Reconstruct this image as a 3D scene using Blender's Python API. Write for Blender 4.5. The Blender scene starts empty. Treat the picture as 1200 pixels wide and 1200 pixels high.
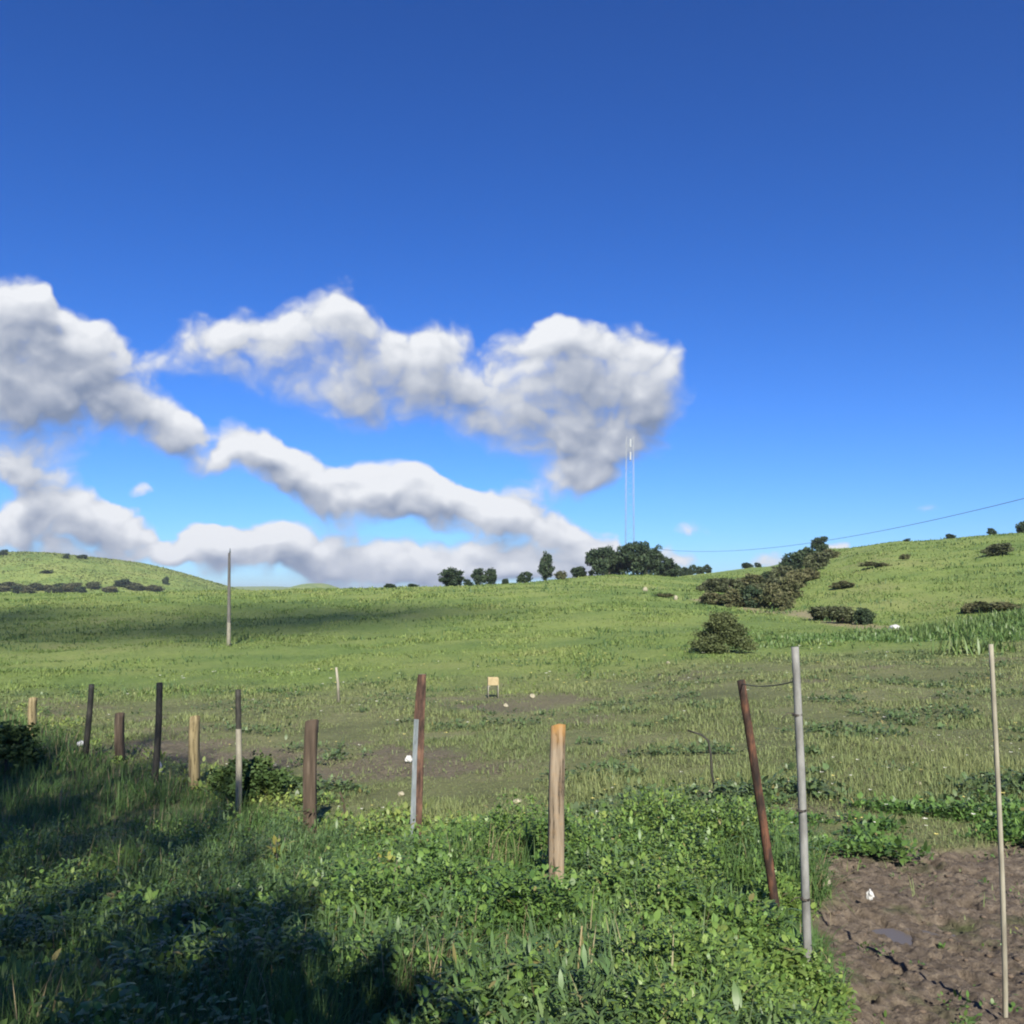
import bpy, bmesh, math, random
import numpy as np
from mathutils import Vector

SEED = 7
random.seed(SEED)
rng = np.random.default_rng(SEED)
sc = bpy.context.scene
C = sc.collection
R = math.radians

# ------------------------------------------------------------------ survey of the place
F = 1039.0          # focal length of the photograph in its own pixels
HZ = 700.0          # row of the horizon
E = 3.0             # eye height above datum
SUN_EL, SUN_DX = 37.0, 0.12
_ce = math.cos(R(SUN_EL)); _n = math.hypot(SUN_DX, 1)
SUN = Vector((SUN_DX / _n * _ce, -1 / _n * _ce, math.sin(R(SUN_EL))))   # towards the sun

YS = np.array([2.5, 4, 6, 9, 13, 20, 30, 45, 65, 90, 120, 150, 180, 220, 280, 400.])
PX = np.array([-300, 100, 350, 500, 600, 720, 820, 900, 960, 1050, 1200, 1500.])
HT = np.array([
 [-1.6,-1.95,-2.45,-2.85,-3.10,-3.30,-3.50,-3.60,-3.1,-1.8,-0.3, 0.2,-1.0,-4.0,-8.0,-12],
 [-1.6,-1.90,-2.35,-2.75,-3.00,-3.20,-3.40,-3.50,-2.9,-1.5,-0.1, 0.3,-0.8,-4.0,-8.0,-12],
 [-1.6,-1.80,-2.15,-2.62,-2.88,-3.08,-3.20,-3.20,-2.6,-1.2, 0.3, 1.1, 0.7,-2.0,-6.0,-12],
 [-1.6,-1.75,-2.05,-2.52,-2.78,-2.95,-3.05,-2.95,-2.3,-1.0, 0.6, 1.5, 1.9, 0.0,-5.0,-11],
 [-1.6,-1.70,-2.00,-2.42,-2.68,-2.83,-2.90,-2.75,-2.1,-0.8, 0.9, 2.2, 2.9, 1.8,-2.0,-10],
 [-1.6,-1.72,-1.98,-2.34,-2.58,-2.70,-2.75,-2.50,-1.7,-0.3, 1.5, 3.2, 4.6, 4.0, 1.0,-8],
 [-1.65,-1.75,-1.98,-2.26,-2.46,-2.55,-2.55,-2.30,-1.6,-0.6, 0.6, 1.9, 3.7, 5.0, 7.0, 4],
 [-1.7,-1.80,-1.98,-2.20,-2.34,-2.42,-2.40,-2.20,-1.7,-0.9, 0.5, 2.1, 4.2, 6.5, 9.5, 9],
 [-1.7,-1.82,-2.00,-2.18,-2.30,-2.38,-2.35,-2.10,-1.6, 0.1, 3.0, 6.0, 9.0,11.8,13.0,10],
 [-1.7,-1.84,-2.02,-2.16,-2.26,-2.32,-2.28,-1.98,-1.4, 1.4, 5.2, 8.7,11.2,12.3,12.0, 8],
 [-1.7,-1.84,-2.02,-2.14,-2.20,-2.18,-2.00,-1.50,-0.2, 3.0, 7.5,10.6,12.8,14.0,13.0, 9],
 [-1.7,-1.82,-2.00,-2.10,-2.12,-2.00,-1.70,-1.00, 1.0, 5.0,10.0,13.5,16.0,17.0,15.0,10]])
LY = np.log(YS)

def _hash(ix, iy, s):
    h = (ix * 374761393 + iy * 668265263 + s * 144665273) & 0xffffffff
    h = ((h ^ (h >> 13)) * 1274126177) & 0xffffffff
    return ((h ^ (h >> 16)) & 0xffff) / 65535.0

def vnoise(x, y, s=0):
    x = np.asarray(x, float); y = np.asarray(y, float)
    ix = np.floor(x).astype(np.int64); iy = np.floor(y).astype(np.int64)
    fx = x - ix; fy = y - iy
    fx = fx * fx * (3 - 2 * fx); fy = fy * fy * (3 - 2 * fy)
    a = _hash(ix, iy, s); b = _hash(ix + 1, iy, s); c = _hash(ix, iy + 1, s); d = _hash(ix + 1, iy + 1, s)
    return (a * (1 - fx) + b * fx) * (1 - fy) + (c * (1 - fx) + d * fx) * fy

def fbm(x, y, s=0, o=4):
    t = 0; a = .5; n = 0
    for k in range(o):
        t = t + a * vnoise(x * 2 ** k, y * 2 ** k, s + 17 * k); n += a; a *= .5
    return t / n

def sstep(a, b, x):
    t = np.clip((np.asarray(x, float) - a) / (b - a), 0, 1)
    return t * t * (3 - 2 * t)

def _cubic(tab, u):            # Catmull-Rom along the first axis of tab at fractional index u
    n = tab.shape[0]
    i = np.clip(np.floor(u).astype(int), 0, n - 2); f = u - i
    return i, f

def height(x, y):
    """terrain height above datum at ground position x, y (numpy)"""
    x = np.asarray(x, float); y = np.asarray(y, float)
    r = np.hypot(x, y) + 1e-6
    th = np.arctan2(x, y)
    thc = np.clip(th, math.atan(-900 / F), math.atan(900 / F))
    Y = r * np.cos(thc); px = 600 + F * np.tan(thc)
    ui = np.interp(px, PX, np.arange(len(PX)))
    vi = np.interp(np.log(np.maximum(Y, 2.5)), LY, np.arange(len(YS)))
    i0 = np.clip(np.floor(ui).astype(int), 0, len(PX) - 2); fu = ui - i0; fu = fu * fu * (3 - 2 * fu) * .5 + fu * .5
    def col(i):
        j = np.clip(np.floor(vi).astype(int), 0, len(YS) - 2); f = vi - j
        p0 = HT[i, np.maximum(j - 1, 0)]; p1 = HT[i, j]; p2 = HT[i, j + 1]; p3 = HT[i, np.minimum(j + 2, len(YS) - 1)]
        return p1 + .5 * f * (p2 - p0 + f * (2 * p0 - 5 * p1 + 4 * p2 - p3 + f * (3 * (p1 - p2) + p3 - p0)))
    h = col(i0) * (1 - fu) + col(i0 + 1) * fu
    back = sstep(R(55), R(110), np.abs(th))
    h = h * (1 - back) + (-1.6 - .02 * np.minimum(r, 200)) * back
    far = sstep(400, 700, r)
    h = h * (1 - far) - 12 * far
    # far hills
    def bump(cx, cy, sx, sy, a, p=1.0):
        return a * np.exp(-(((x - cx) / sx) ** 2 + ((y - cy) / sy) ** 2) ** p)
    h = h + bump(-315, 660, 120, 150, 36, 1.2) + bump(-460, 640, 120, 190, 23)
    h = h + bump(-345, 1550, 70, 200, 37) + bump(-700, 2600, 330, 500, 40) + bump(250, 3200, 700, 400, 20)
    h = h + bump(-1500, 2000, 600, 500, 60)
    # small relief
    amp = np.clip(Y * .012, .02, .6)
    h = h + amp * (fbm(x / np.maximum(4, 4 + 0 * x), y / 4, 3, 3) - .5) * sstep(1.0, 3.0, r)
    h = h + .9 * sstep(25, 90, Y) * (fbm(x / 34, y / 34, 9, 3) - .5)
    h = h + sstep(350, 700, Y) * 5 * (fbm(x / 110, y / 110, 19, 4) - .5)
    return h + E

def H1(x, y): return float(height(np.array([x]), np.array([y]))[0])

_YY = np.exp(np.linspace(math.log(2.6), math.log(3000), 1500))
def hit(px, py, y0=2.6):
    """ground point the photograph shows at pixel px, py"""
    t = (px - 600) / F
    row = HZ - F * (height(t * _YY, _YY) - E) / _YY
    ok = np.where((row <= py) & (_YY >= y0))[0]
    Y = _YY[ok[0]] if len(ok) else 150.0
    return t * Y, Y, H1(t * Y, Y)

def crest(px, a=40, b=320):
    t = (px - 600) / F
    m = (_YY > a) & (_YY < b)
    row = HZ - F * (height(t * _YY[m], _YY[m]) - E) / _YY[m]
    Y = _YY[m][np.argmin(row)]
    return t * Y, Y, H1(t * Y, Y)

def onground(px, Y):
    t = (px - 600) / F
    return t * Y, Y, H1(t * Y, Y)

# ground cover masks ---------------------------------------------------------------------------
FLX = np.array([-40, -16, -10, -5.7, -3.7, -1.0, .9, 2.0, 2.5, 2.8, 6])
FLY = np.array([55, 28, 20.5, 15.0, 12.6, 9.3, 7.7, 7.4, 7.2, 1.5, 1.0])
def fence_y(x): return np.interp(x, FLX, FLY)

def mud_mask(x, y):
    n = fbm(x * 1.3, y * 1.3, 31, 4) - .5
    n2 = fbm(x * .6, y * .6, 37, 3) - .5
    e = lambda cx, cy, rx, ry: 1 - np.sqrt(((x - cx) / rx) ** 2 + ((y - cy) / ry) ** 2)
    m = sstep(-.06, .08, np.minimum(x - (1.36 + .27 * (y - 3.4)) + .55 * n, (7.25 + .10 * x - y) * .5 + .6 * n) )
    # trodden bare soil in the field
    a = np.maximum.reduce([e(-4.6, 16.4, 3.2, 2.3), e(-7.3, 18.0, 2.0, 1.5), e(-1.9, 15.0, 2.2, 1.6)])
    b = e(.3, 25.0, 2.6, 3.2)
    n5 = fbm(x * 4, y * 4, 39, 3) - .5
    m2 = sstep(.0, .6, a + 1.6 * n + .5 * n2 + .9 * n5) * .78
    m3 = sstep(.1, .8, b + 1.8 * n + .9 * n5) * .6
    g = sstep(.16, .30, n2 + .45 * n) * .45 * (y < 32) * (y > fence_y(x))
    return np.clip(np.maximum.reduce([m, m2, m3, g]), 0, 1)

TRACK = None
def mud_relief(X, Y):
    mud = mud_mask(X, Y)
    r = mud * sstep(30, 12, np.hypot(X, Y)) * (.035 * (fbm(X * 4.5, Y * 4.5, 61, 3) - .5) + .042 * (fbm(X * 11, Y * 11, 67, 3) - .5) - .035 * sstep(.60, .70, fbm(X * 6, Y * 6, 69, 2)) + .055 * (fbm(X * 27, Y * 27, 73, 3) - .5) - .04)
    d = np.sqrt(((X - PUD[0]) / .5) ** 2 + ((Y - PUD[1]) / .45) ** 2)
    return r - .05 * sstep(1.2, .2, d)
PUD = (2.50, 5.32)

def track_mask(x, y):
    global TRACK
    if TRACK is None:
        TRACK = np.array([hit(px, py, 30)[:2] for px, py in ((815, 702), (860, 709), (930, 718), (985, 729), (1035, 737), (1060, 738))])
    d = np.full(np.shape(x), 1e9)
    for a, b in zip(TRACK[:-1], TRACK[1:]):
        ab = b - a; f = np.clip(((x - a[0]) * ab[0] + (y - a[1]) * ab[1]) / (ab @ ab), 0, 1)
        d = np.minimum(d, np.hypot(x - a[0] - f * ab[0], y - a[1] - f * ab[1]))
    return sstep(2.0, .7, d + 1.4 * (fbm(x / 2, y / 2, 43, 3) - .5))

def lush_mask(x, y):
    yy = 31 + 5 * (fbm(x / 9, y / 9, 41, 3) - .5) + .10 * x + .10*np.abs(x)
    return sstep(-5, 5, y - yy + 5 * (fbm(x / 2.5, y / 2.5, 45, 3) - .5))

# ------------------------------------------------------------------ helpers: materials
def nt(m):
    m.use_nodes = True
    t = m.node_tree; t.nodes.clear()
    return t, t.nodes, t.links

def node(N, kind, **kw):
    n = N.new(kind)
    for k, v in kw.items(): setattr(n, k, v)
    return n

def ramp(N, stops):
    r = N.new('ShaderNodeValToRGB')
    cr = r.color_ramp
    while len(cr.elements) < len(stops): cr.elements.new(.5)
    for e, (p, c) in zip(cr.elements, stops):
        e.position = p; e.color = (*c, 1)
    return r

def mat_leaf(name, trans=.3, rough=.55, spec=.25):
    """foliage: colour comes from the per-leaf attribute 'tone'"""
    m = bpy.data.materials.new(name); t, N, L = nt(m)
    a = node(N, 'ShaderNodeAttribute', attribute_name='tone')
    p = N.new('ShaderNodeBsdfPrincipled'); p.inputs['Roughness'].default_value = rough
    p.inputs['Specular IOR Level'].default_value = spec
    tr = N.new('ShaderNodeBsdfTranslucent')
    hs = N.new('ShaderNodeHueSaturation'); hs.inputs['Value'].default_value = 1.25; hs.inputs['Hue'].default_value = .485
    mx = N.new('ShaderNodeMixShader'); mx.inputs[0].default_value = trans
    o = N.new('ShaderNodeOutputMaterial')
    L.new(a.outputs['Color'], p.inputs['Base Color']); L.new(a.outputs['Color'], hs.inputs['Color'])
    L.new(hs.outputs[0], tr.inputs['Color'])
    L.new(p.outputs[0], mx.inputs[1]); L.new(tr.outputs[0], mx.inputs[2]); L.new(mx.outputs[0], o.inputs[0])
    return m

def mat_noise(name, stops, scale=(8, 8, 8), rough=.8, bump=.3, metal=0, detail=6, dist=.02, second=None):
    m = bpy.data.materials.new(name); t, N, L = nt(m)
    tc = N.new('ShaderNodeTexCoord'); mp = N.new('ShaderNodeMapping')
    mp.inputs['Scale'].default_value = scale
    nz = N.new('ShaderNodeTexNoise'); nz.inputs['Scale'].default_value = 1; nz.inputs['Detail'].default_value = detail
    nz.inputs['Roughness'].default_value = .62
    rp = ramp(N, stops)
    p = N.new('ShaderNodeBsdfPrincipled'); p.inputs['Roughness'].default_value = rough; p.inputs['Metallic'].default_value = metal
    p.inputs['Specular IOR Level'].default_value = .3
    b = N.new('ShaderNodeBump'); b.inputs['Strength'].default_value = bump; b.inputs['Distance'].default_value = dist
    o = N.new('ShaderNodeOutputMaterial')
    L.new(tc.outputs['Object'], mp.inputs[0]); L.new(mp.outputs[0], nz.inputs['Vector']); L.new(nz.outputs['Fac'], rp.inputs[0])
    col = rp.outputs[0]
    if second:                                # (z from, z to, colour): growth near the top of a post
        z0, z1, cc = second
        sp = N.new('ShaderNodeSeparateXYZ'); L.new(tc.outputs['Object'], sp.inputs[0])
        mr = N.new('ShaderNodeMapRange'); mr.inputs['From Min'].default_value = z0; mr.inputs['From Max'].default_value = z1
        nz2 = N.new('ShaderNodeTexNoise'); nz2.inputs['Scale'].default_value = 22; nz2.inputs['Detail'].default_value = 5
        L.new(tc.outputs['Object'], nz2.inputs['Vector'])
        ad = node(N, 'ShaderNodeMath', operation='ADD'); ad.inputs[1].default_value = -.5
        L.new(nz2.outputs['Fac'], ad.inputs[0])
        ml = node(N, 'ShaderNodeMath', operation='MULTIPLY_ADD'); ml.inputs[1].default_value = .8
        L.new(ad.outputs[0], ml.inputs[0]); L.new(sp.outputs['Z'], mr.inputs['Value']); L.new(mr.outputs[0], ml.inputs[2])
        cl = node(N, 'ShaderNodeClamp'); L.new(ml.outputs[0], cl.inputs[0])
        mx = node(N, 'ShaderNodeMix', data_type='RGBA'); mx.inputs['B'].default_value = (*cc, 1)
        L.new(cl.outputs[0], mx.inputs['Factor']); L.new(col, mx.inputs['A']); col = mx.outputs['Result']
    L.new(col, p.inputs['Base Color']); L.new(nz.outputs['Fac'], b.inputs['Height'])
    L.new(b.outputs[0], p.inputs['Normal']); L.new(p.outputs[0], o.inputs[0])
    return m

# ------------------------------------------------------------------ helpers: objects
def tag(o, label=None, cat=None, group=None, kind=None):
    if label: o['label'] = label
    if cat: o['category'] = cat
    if group: o['group'] = group
    if kind: o['kind'] = kind
    return o

def empty(name, loc, rz=0):
    o = bpy.data.objects.new(name, None); C.objects.link(o)
    o.location = loc; o.rotation_euler = (0, 0, rz); o.empty_display_size = .2
    return o

def link(name, me, parent=None, loc=None):
    o = bpy.data.objects.new(name, me); C.objects.link(o)
    if parent: o.parent = parent
    if loc is not None: o.location = loc
    return o

def np_mesh(name, verts, quads=None, tris=None, tone=None, mat=None, smooth=False):
    me = bpy.data.meshes.new(name)
    quads = np.zeros((0, 4), np.int32) if quads is None else quads
    tris = np.zeros((0, 3), np.int32) if tris is None else tris
    nq, n3 = len(quads), len(tris)
    me.vertices.add(len(verts)); me.vertices.foreach_set('co', np.ascontiguousarray(verts, np.float32).ravel())
    me.loops.add(nq * 4 + n3 * 3)
    me.loops.foreach_set('vertex_index', np.concatenate([quads.ravel(), tris.ravel()]).astype(np.int32))
    me.polygons.add(nq + n3)
    me.polygons.foreach_set('loop_start', np.concatenate([np.arange(nq) * 4, nq * 4 + np.arange(n3) * 3]).astype(np.int32))
    if smooth: me.polygons.foreach_set('use_smooth', np.ones(nq + n3, bool))
    if tone is not None:
        a = me.attributes.new('tone', 'FLOAT_COLOR', 'POINT')
        c = np.ones((len(verts), 4), np.float32); c[:, :3] = tone
        a.data.foreach_set('color', c.ravel())
    if mat: me.materials.append(mat)
    me.update(calc_edges=True); me.validate()
    return me

GRASS_W = np.array([1.0, .85, .5, 0])
LEAF_W = np.array([.35, 1.0, .8, 0])
def blades(pos, yaw, lean, length, width, tone, prof=GRASS_W, curl=.9, tip=None):
    """one bent, tapering blade or leaf per row; returns verts, quads, tris, tone"""
    n = len(pos)
    d = np.stack([np.cos(yaw), np.sin(yaw), 0 * yaw], 1)
    s = np.stack([-np.sin(yaw), np.cos(yaw), 0 * yaw], 1)
    V = np.zeros((n, 7, 3), np.float32)
    p = pos.astype(float).copy(); seg = length / 3
    ang = lean.copy()
    k = 0
    for j in range(4):
        w = (width * prof[j] * .5)[:, None] * s
        if j < 3:
            V[:, k] = p - w; V[:, k + 1] = p + w; k += 2
            p = p + (seg * np.sin(ang))[:, None] * d
            p[:, 2] += seg * np.cos(ang)
            ang = ang + curl * (.4 + .6 * (j + 1) / 3) * lean.clip(.15, 1.2)
        else:
            V[:, 6] = p
    base = (np.arange(n) * 7)[:, None]
    q = np.concatenate([base + np.array([[0, 1, 3, 2]]), base + np.array([[2, 3, 5, 4]])])
    t3 = base + np.array([[4, 5, 6]])
    T = np.repeat(tone[:, None, :], 7, 1).astype(np.float32)
    if tip is not None:
        T[:, 4:6] = T[:, 4:6] * .6 + tip[:, None, :] * .4; T[:, 6] = tip
    return V.reshape(-1, 3), q, t3, T.reshape(-1, 3)

def join_blades(parts):
    V, Q, T3, T = [], [], [], []; o = 0
    for v, q, t, c in parts:
        V.append(v); Q.append(q + o); T3.append(t + o); T.append(c); o += len(v)
    return np.concatenate(V), np.concatenate(Q), np.concatenate(T3), np.concatenate(T)

def bm_obj(name, bm, mats, parent=None, loc=None, smooth=True):
    me = bpy.data.meshes.new(name)
    if smooth:
        for f in bm.faces: f.smooth = True
    bm.to_mesh(me); bm.free()
    for m in (mats if isinstance(mats, (list, tuple)) else [mats]): me.materials.append(m)
    return link(name, me, parent, loc)

def tube(bm, pts, rad, sides=10, cap=True, jitter=0, mi=0):
    """swept round section along pts (list of Vector), radius per point"""
    rings = []
    for i, p in enumerate(pts):
        a = pts[max(0, i - 1)]; b = pts[min(len(pts) - 1, i + 1)]
        z = (Vector(b) - Vector(a)).normalized()
        x = z.orthogonal().normalized() if abs(z.z) < .9 else Vector((1, 0, 0)).cross(z).normalized()
        x = Vector((1, 0, 0)) - z * z.x if abs(z.x) < .9 else Vector((0, 1, 0)) - z * z.y
        x.normalize(); y = z.cross(x)
        r = rad[i] if hasattr(rad, '__len__') else rad
        ring = []
        for k in range(sides):
            an = 2 * math.pi * k / sides
            rr = r * (1 + jitter * (random.random() - .5))
            ring.append(bm.verts.new(Vector(p) + x * (rr * math.cos(an)) + y * (rr * math.sin(an))))
        rings.append(ring)
    for a, b in zip(rings, rings[1:]):
        for k in range(sides):
            f = bm.faces.new((a[k], a[(k + 1) % sides], b[(k + 1) % sides], b[k])); f.material_index = mi
    if cap:
        bm.faces.new(rings[0][::-1]).material_index = mi; bm.faces.new(rings[-1]).material_index = mi
    return rings

# ------------------------------------------------------------------ ground
def make_ground():
    th_f = np.linspace(R(-42), R(42), 560)
    th_b = np.linspace(R(42), R(318), 70)[1:-1]
    th = np.concatenate([th_f, th_b])
    r = np.concatenate([[.05], np.exp(np.linspace(math.log(.6), math.log(2.6), 40)), np.exp(np.linspace(math.log(2.6), math.log(10), 400))[1:], np.exp(np.linspace(math.log(10), math.log(9000), 370))[1:]])
    TH, RR = np.meshgrid(th, r)
    X = RR * np.sin(TH); Y = RR * np.cos(TH)
    Z = height(X, Y)
    mud = mud_mask(X, Y) * (RR < 60)
    # clods and hoof prints in the wet soil
    Z = Z + np.where(RR < 60, mud_relief(X, Y), 0)
    nr, na = TH.shape
    V = np.stack([X, Y, Z], -1).reshape(-1, 3)
    idx = np.arange(nr * na).reshape(nr, na)
    a = idx[:-1]; b = idx[1:]
    q = np.stack([a, np.roll(a, -1, 1), np.roll(b, -1, 1), b], -1).reshape(-1, 4)[:, ::-1]
    lush = lush_mask(X, Y)
    T = np.stack([mud, lush, track_mask(X, Y)], -1).reshape(-1, 3)
    return np_mesh('ground', V, q, None, T, None, True)

def mat_ground():
    m = bpy.data.materials.new('pasture_soil'); t, N, L = nt(m)
    g = N.new('ShaderNodeNewGeometry')
    at = node(N, 'ShaderNodeAttribute', attribute_name='tone')
    sp = N.new('ShaderNodeSeparateColor'); L.new(at.outputs['Color'], sp.inputs[0])
    def noise(scale, detail=6, rough=.6, sc3=None):
        n = N.new('ShaderNodeTexNoise'); n.inputs['Scale'].default_value = scale
        n.inputs['Detail'].default_value = detail; n.inputs['Roughness'].default_value = rough
        L.new(g.outputs['Position'], n.inputs['Vector']); return n
    def mix(f, a, b):
        x = node(N, 'ShaderNodeMix', data_type='RGBA')
        for s, v in (('Factor', f), ('A', a), ('B', b)):
            if isinstance(v, tuple): x.inputs[s].default_value = (*v, 1)
            elif isinstance(v, float): x.inputs[s].default_value = v
            else: L.new(v, x.inputs[s])
        return x.outputs['Result']
    big = noise(.045, 5); mid = noise(.35, 6); fine = noise(3.0, 8, .7)
    dull = ramp(N, [(.3, (.115, .126, .056)), (.5, (.168, .180, .076)), (.7, (.225, .222, .108))])
    L.new(mid.outputs['Fac'], dull.inputs[0])
    lush = ramp(N, [(.30, (.085, .140, .036)), (.43, (.140, .202, .052)), (.55, (.205, .255, .070)), (.72, (.25, .255, .098))])
    mm = node(N, 'ShaderNodeMath', operation='MULTIPLY_ADD'); mm.inputs[1].default_value = .25
    L.new(mid.outputs['Fac'], mm.inputs[0])
    m2 = node(N, 'ShaderNodeMath', operation='MULTIPLY'); m2.inputs[1].default_value = .75
    L.new(big.outputs['Fac'], m2.inputs[0]); L.new(m2.outputs[0], mm.inputs[2]); L.new(mm.outputs[0], lush.inputs[0])
    c = mix(sp.outputs['Green'], dull.outputs[0], lush.outputs[0])
    # scattered tussocks
    tus = ramp(N, [(.42, (1, 1, 1)), (.62, (.72, .76, .7)), (.75, (.5, .55, .5))]); L.new(fine.outputs['Fac'], tus.inputs[0])
    mu = node(N, 'ShaderNodeMix', data_type='RGBA', blend_type='MULTIPLY'); mu.inputs['Factor'].default_value = .8
    L.new(c, mu.inputs['A']); L.new(tus.outputs[0], mu.inputs['B']); c = mu.outputs['Result']
    soil = ramp(N, [(.32, (.058, .045, .033)), (.48, (.140, .111, .082)), (.62, (.23, .188, .140))])
    clod = noise(12.0, 8, .8); L.new(clod.outputs['Fac'], soil.inputs[0])
    gsp = noise(1.6, 4); gr = ramp(N, [(.56, (0, 0, 0)), (.68, (1, 1, 1))]); L.new(gsp.outputs['Fac'], gr.inputs[0])
    soil2 = mix(gr.outputs[0], soil.outputs[0], (.085, .095, .042))
    c = mix(sp.outputs['Blue'], c, (.24, .215, .115))
    c = mix(sp.outputs['Red'], c, soil2)
    p = N.new('ShaderNodeBsdfPrincipled'); p.inputs['Specular IOR Level'].default_value = .2
    L.new(c, p.inputs['Base Color'])
    p.inputs['Roughness'].default_value = .9
    hb = node(N, 'ShaderNodeMath', operation='ADD'); L.new(fine.outputs['Fac'], hb.inputs[0]); L.new(clod.outputs['Fac'], hb.inputs[1])
    b = N.new('ShaderNodeBump'); b.inputs['Strength'].default_value = .7; b.inputs['Distance'].default_value = .12
    L.new(hb.outputs[0], b.inputs['Height']); L.new(b.outputs[0], p.inputs['Normal'])
    o = N.new('ShaderNodeOutputMaterial'); L.new(p.outputs[0], o.inputs[0])
    return m

gme = make_ground(); gme.materials.append(mat_ground())
tag(link('ground', gme), kind='structure')

# ------------------------------------------------------------------ grass and weeds (nobody could count them)
def scatter(n, y0, y1, t0=-.80, t1=.80, power=1.0):
    """points spread over the wedge y0..y1; power 1 = log-uniform with distance"""
    u = rng.random(n)
    if power == 1.0: Y = np.exp(np.log(y0) + u * (np.log(y1) - np.log(y0)))
    else:
        k = 1 - power; Y = (y0 ** k + u * (y1 ** k - y0 ** k)) ** (1 / k)
    t = t0 + (t1 - t0) * rng.random(n)
    return t * Y, Y

def pal(cols, u):
    cols = np.array(cols); u = np.clip(u, 0, .999) * (len(cols) - 1)
    i = u.astype(int); f = (u - i)[:, None]
    return cols[i] * (1 - f) + cols[i + 1] * f

leafm = mat_leaf('grass_blade', .32)
weedm = mat_leaf('weed_leaf', .28, .45, .35)

def grass_obj(name, parts, mat, label, cat):
    V, Q, T3, T = join_blades(parts)
    o = link(name, np_mesh(name, V, Q, T3, T, mat))
    return tag(o, label, cat, kind='stuff')

def bank():
    x, y = scatter(230000, 1.6, 26)
    n = fbm(x * 1.1, y * 1.1, 71, 3); n2 = fbm(x * .45, y * .45, 77, 3)
    fy = fence_y(x) + .5 * (n - .5)
    k = (y < fy) & (mud_mask(x, y) < .5) & (rng.random(len(x)) < .45 + 1.0 * n)
    x, y, n, n2, fy = x[k], y[k], n[k], n2[k], fy[k]
    z = height(x, y) - .02
    wz = np.exp(-((x / y - .10) / .17) ** 2) * sstep(2.3, 3.4, y)
    n4 = sstep(.3, .72, fbm(x * 3.1, y * 3.1, 79, 2))
    tall = (.08 + .22 * n * n2 * 2.2 + .17 * n4) * (1 - .15 * wz) * sstep(-.2, 1.2, fy - y).clip(.35, 1)
    ln = tall * clear(x, y) * (.6 + .8 * rng.random(len(x)))
    u = .55 * n2 + .25 * n + .35 * (rng.random(len(x)) - .4)
    tone = pal([(.050, .100, .032), (.072, .138, .040), (.105, .175, .048), (.150, .195, .060)], u)
    dry = rng.random(len(x)) < .05 + .10 * sstep(.58, .72, n) + .38 * np.exp(-((x / y + .06) / .10) ** 2 - ((y - 4.0) / .8) ** 2) * sstep(.35, .6, n)
    tone[dry] = pal([(.20, .17, .09), (.30, .25, .14)], rng.random(dry.sum()))
    tone *= (.8 + .4 * rng.random(len(x)))[:, None]
    wind = .5 + 1.2 * (n2 - .5)
    return blades(np.stack([x, y, z], 1), rng.normal(wind, 1.6, len(x)), np.abs(rng.normal(.38, .38, len(x))), ln,
                  np.maximum(.007 * (.7 + .8 * rng.random(len(x))), .0011 * y), tone, GRASS_W, 1.5)

def clear(x, y):
    """growth is trodden down round the feet of the nearest posts"""
    f = 1.0
    for cx, cy, rr in ((1.26, 3.70, .62), (1.70, 5.2, .62), (.27, 5.45, .5)):
        f = f * (1 - .86 * np.exp(-((x - cx) / (rr * .6)) ** 2 - ((y - cy) / rr) ** 2))
    return f

def rosettes(x, y, z, hgt, nl, lsize, cols, spread=.10, u=None):
    """broad-leaved plants: nl leaves per plant spread up its height"""
    n = len(x); N_ = n * nl; hgt = hgt * clear(x, y)
    i = np.repeat(np.arange(n), nl)
    f = rng.random(N_)
    a = rng.random(N_) * 2 * math.pi
    rr = spread * (.2 + .8 * np.sqrt(rng.random(N_))) * (1.15 - .6 * f)
    P = np.stack([x[i] + rr * np.cos(a), y[i] + rr * np.sin(a), z[i] + hgt[i] * (.12 + .88 * f)], 1)
    yaw = a + rng.normal(0, .7, N_)
    lean = np.clip(rng.normal(.95, .45, N_), .1, 1.9)
    ln = lsize[i] * (.6 + .8 * rng.random(N_))
    if u is None: u = rng.random(n)
    tone = pal(cols, u[i] * .6 + .4 * rng.random(N_)) * (.7 + .6 * rng.random(N_))[:, None]
    old = rng.random(N_) < .012; tone[old] = (.20, .18, .07)
    return blades(P, yaw, lean, ln, ln * (.34 + .36 * rng.random(N_)), tone, LEAF_W, .6)

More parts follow.
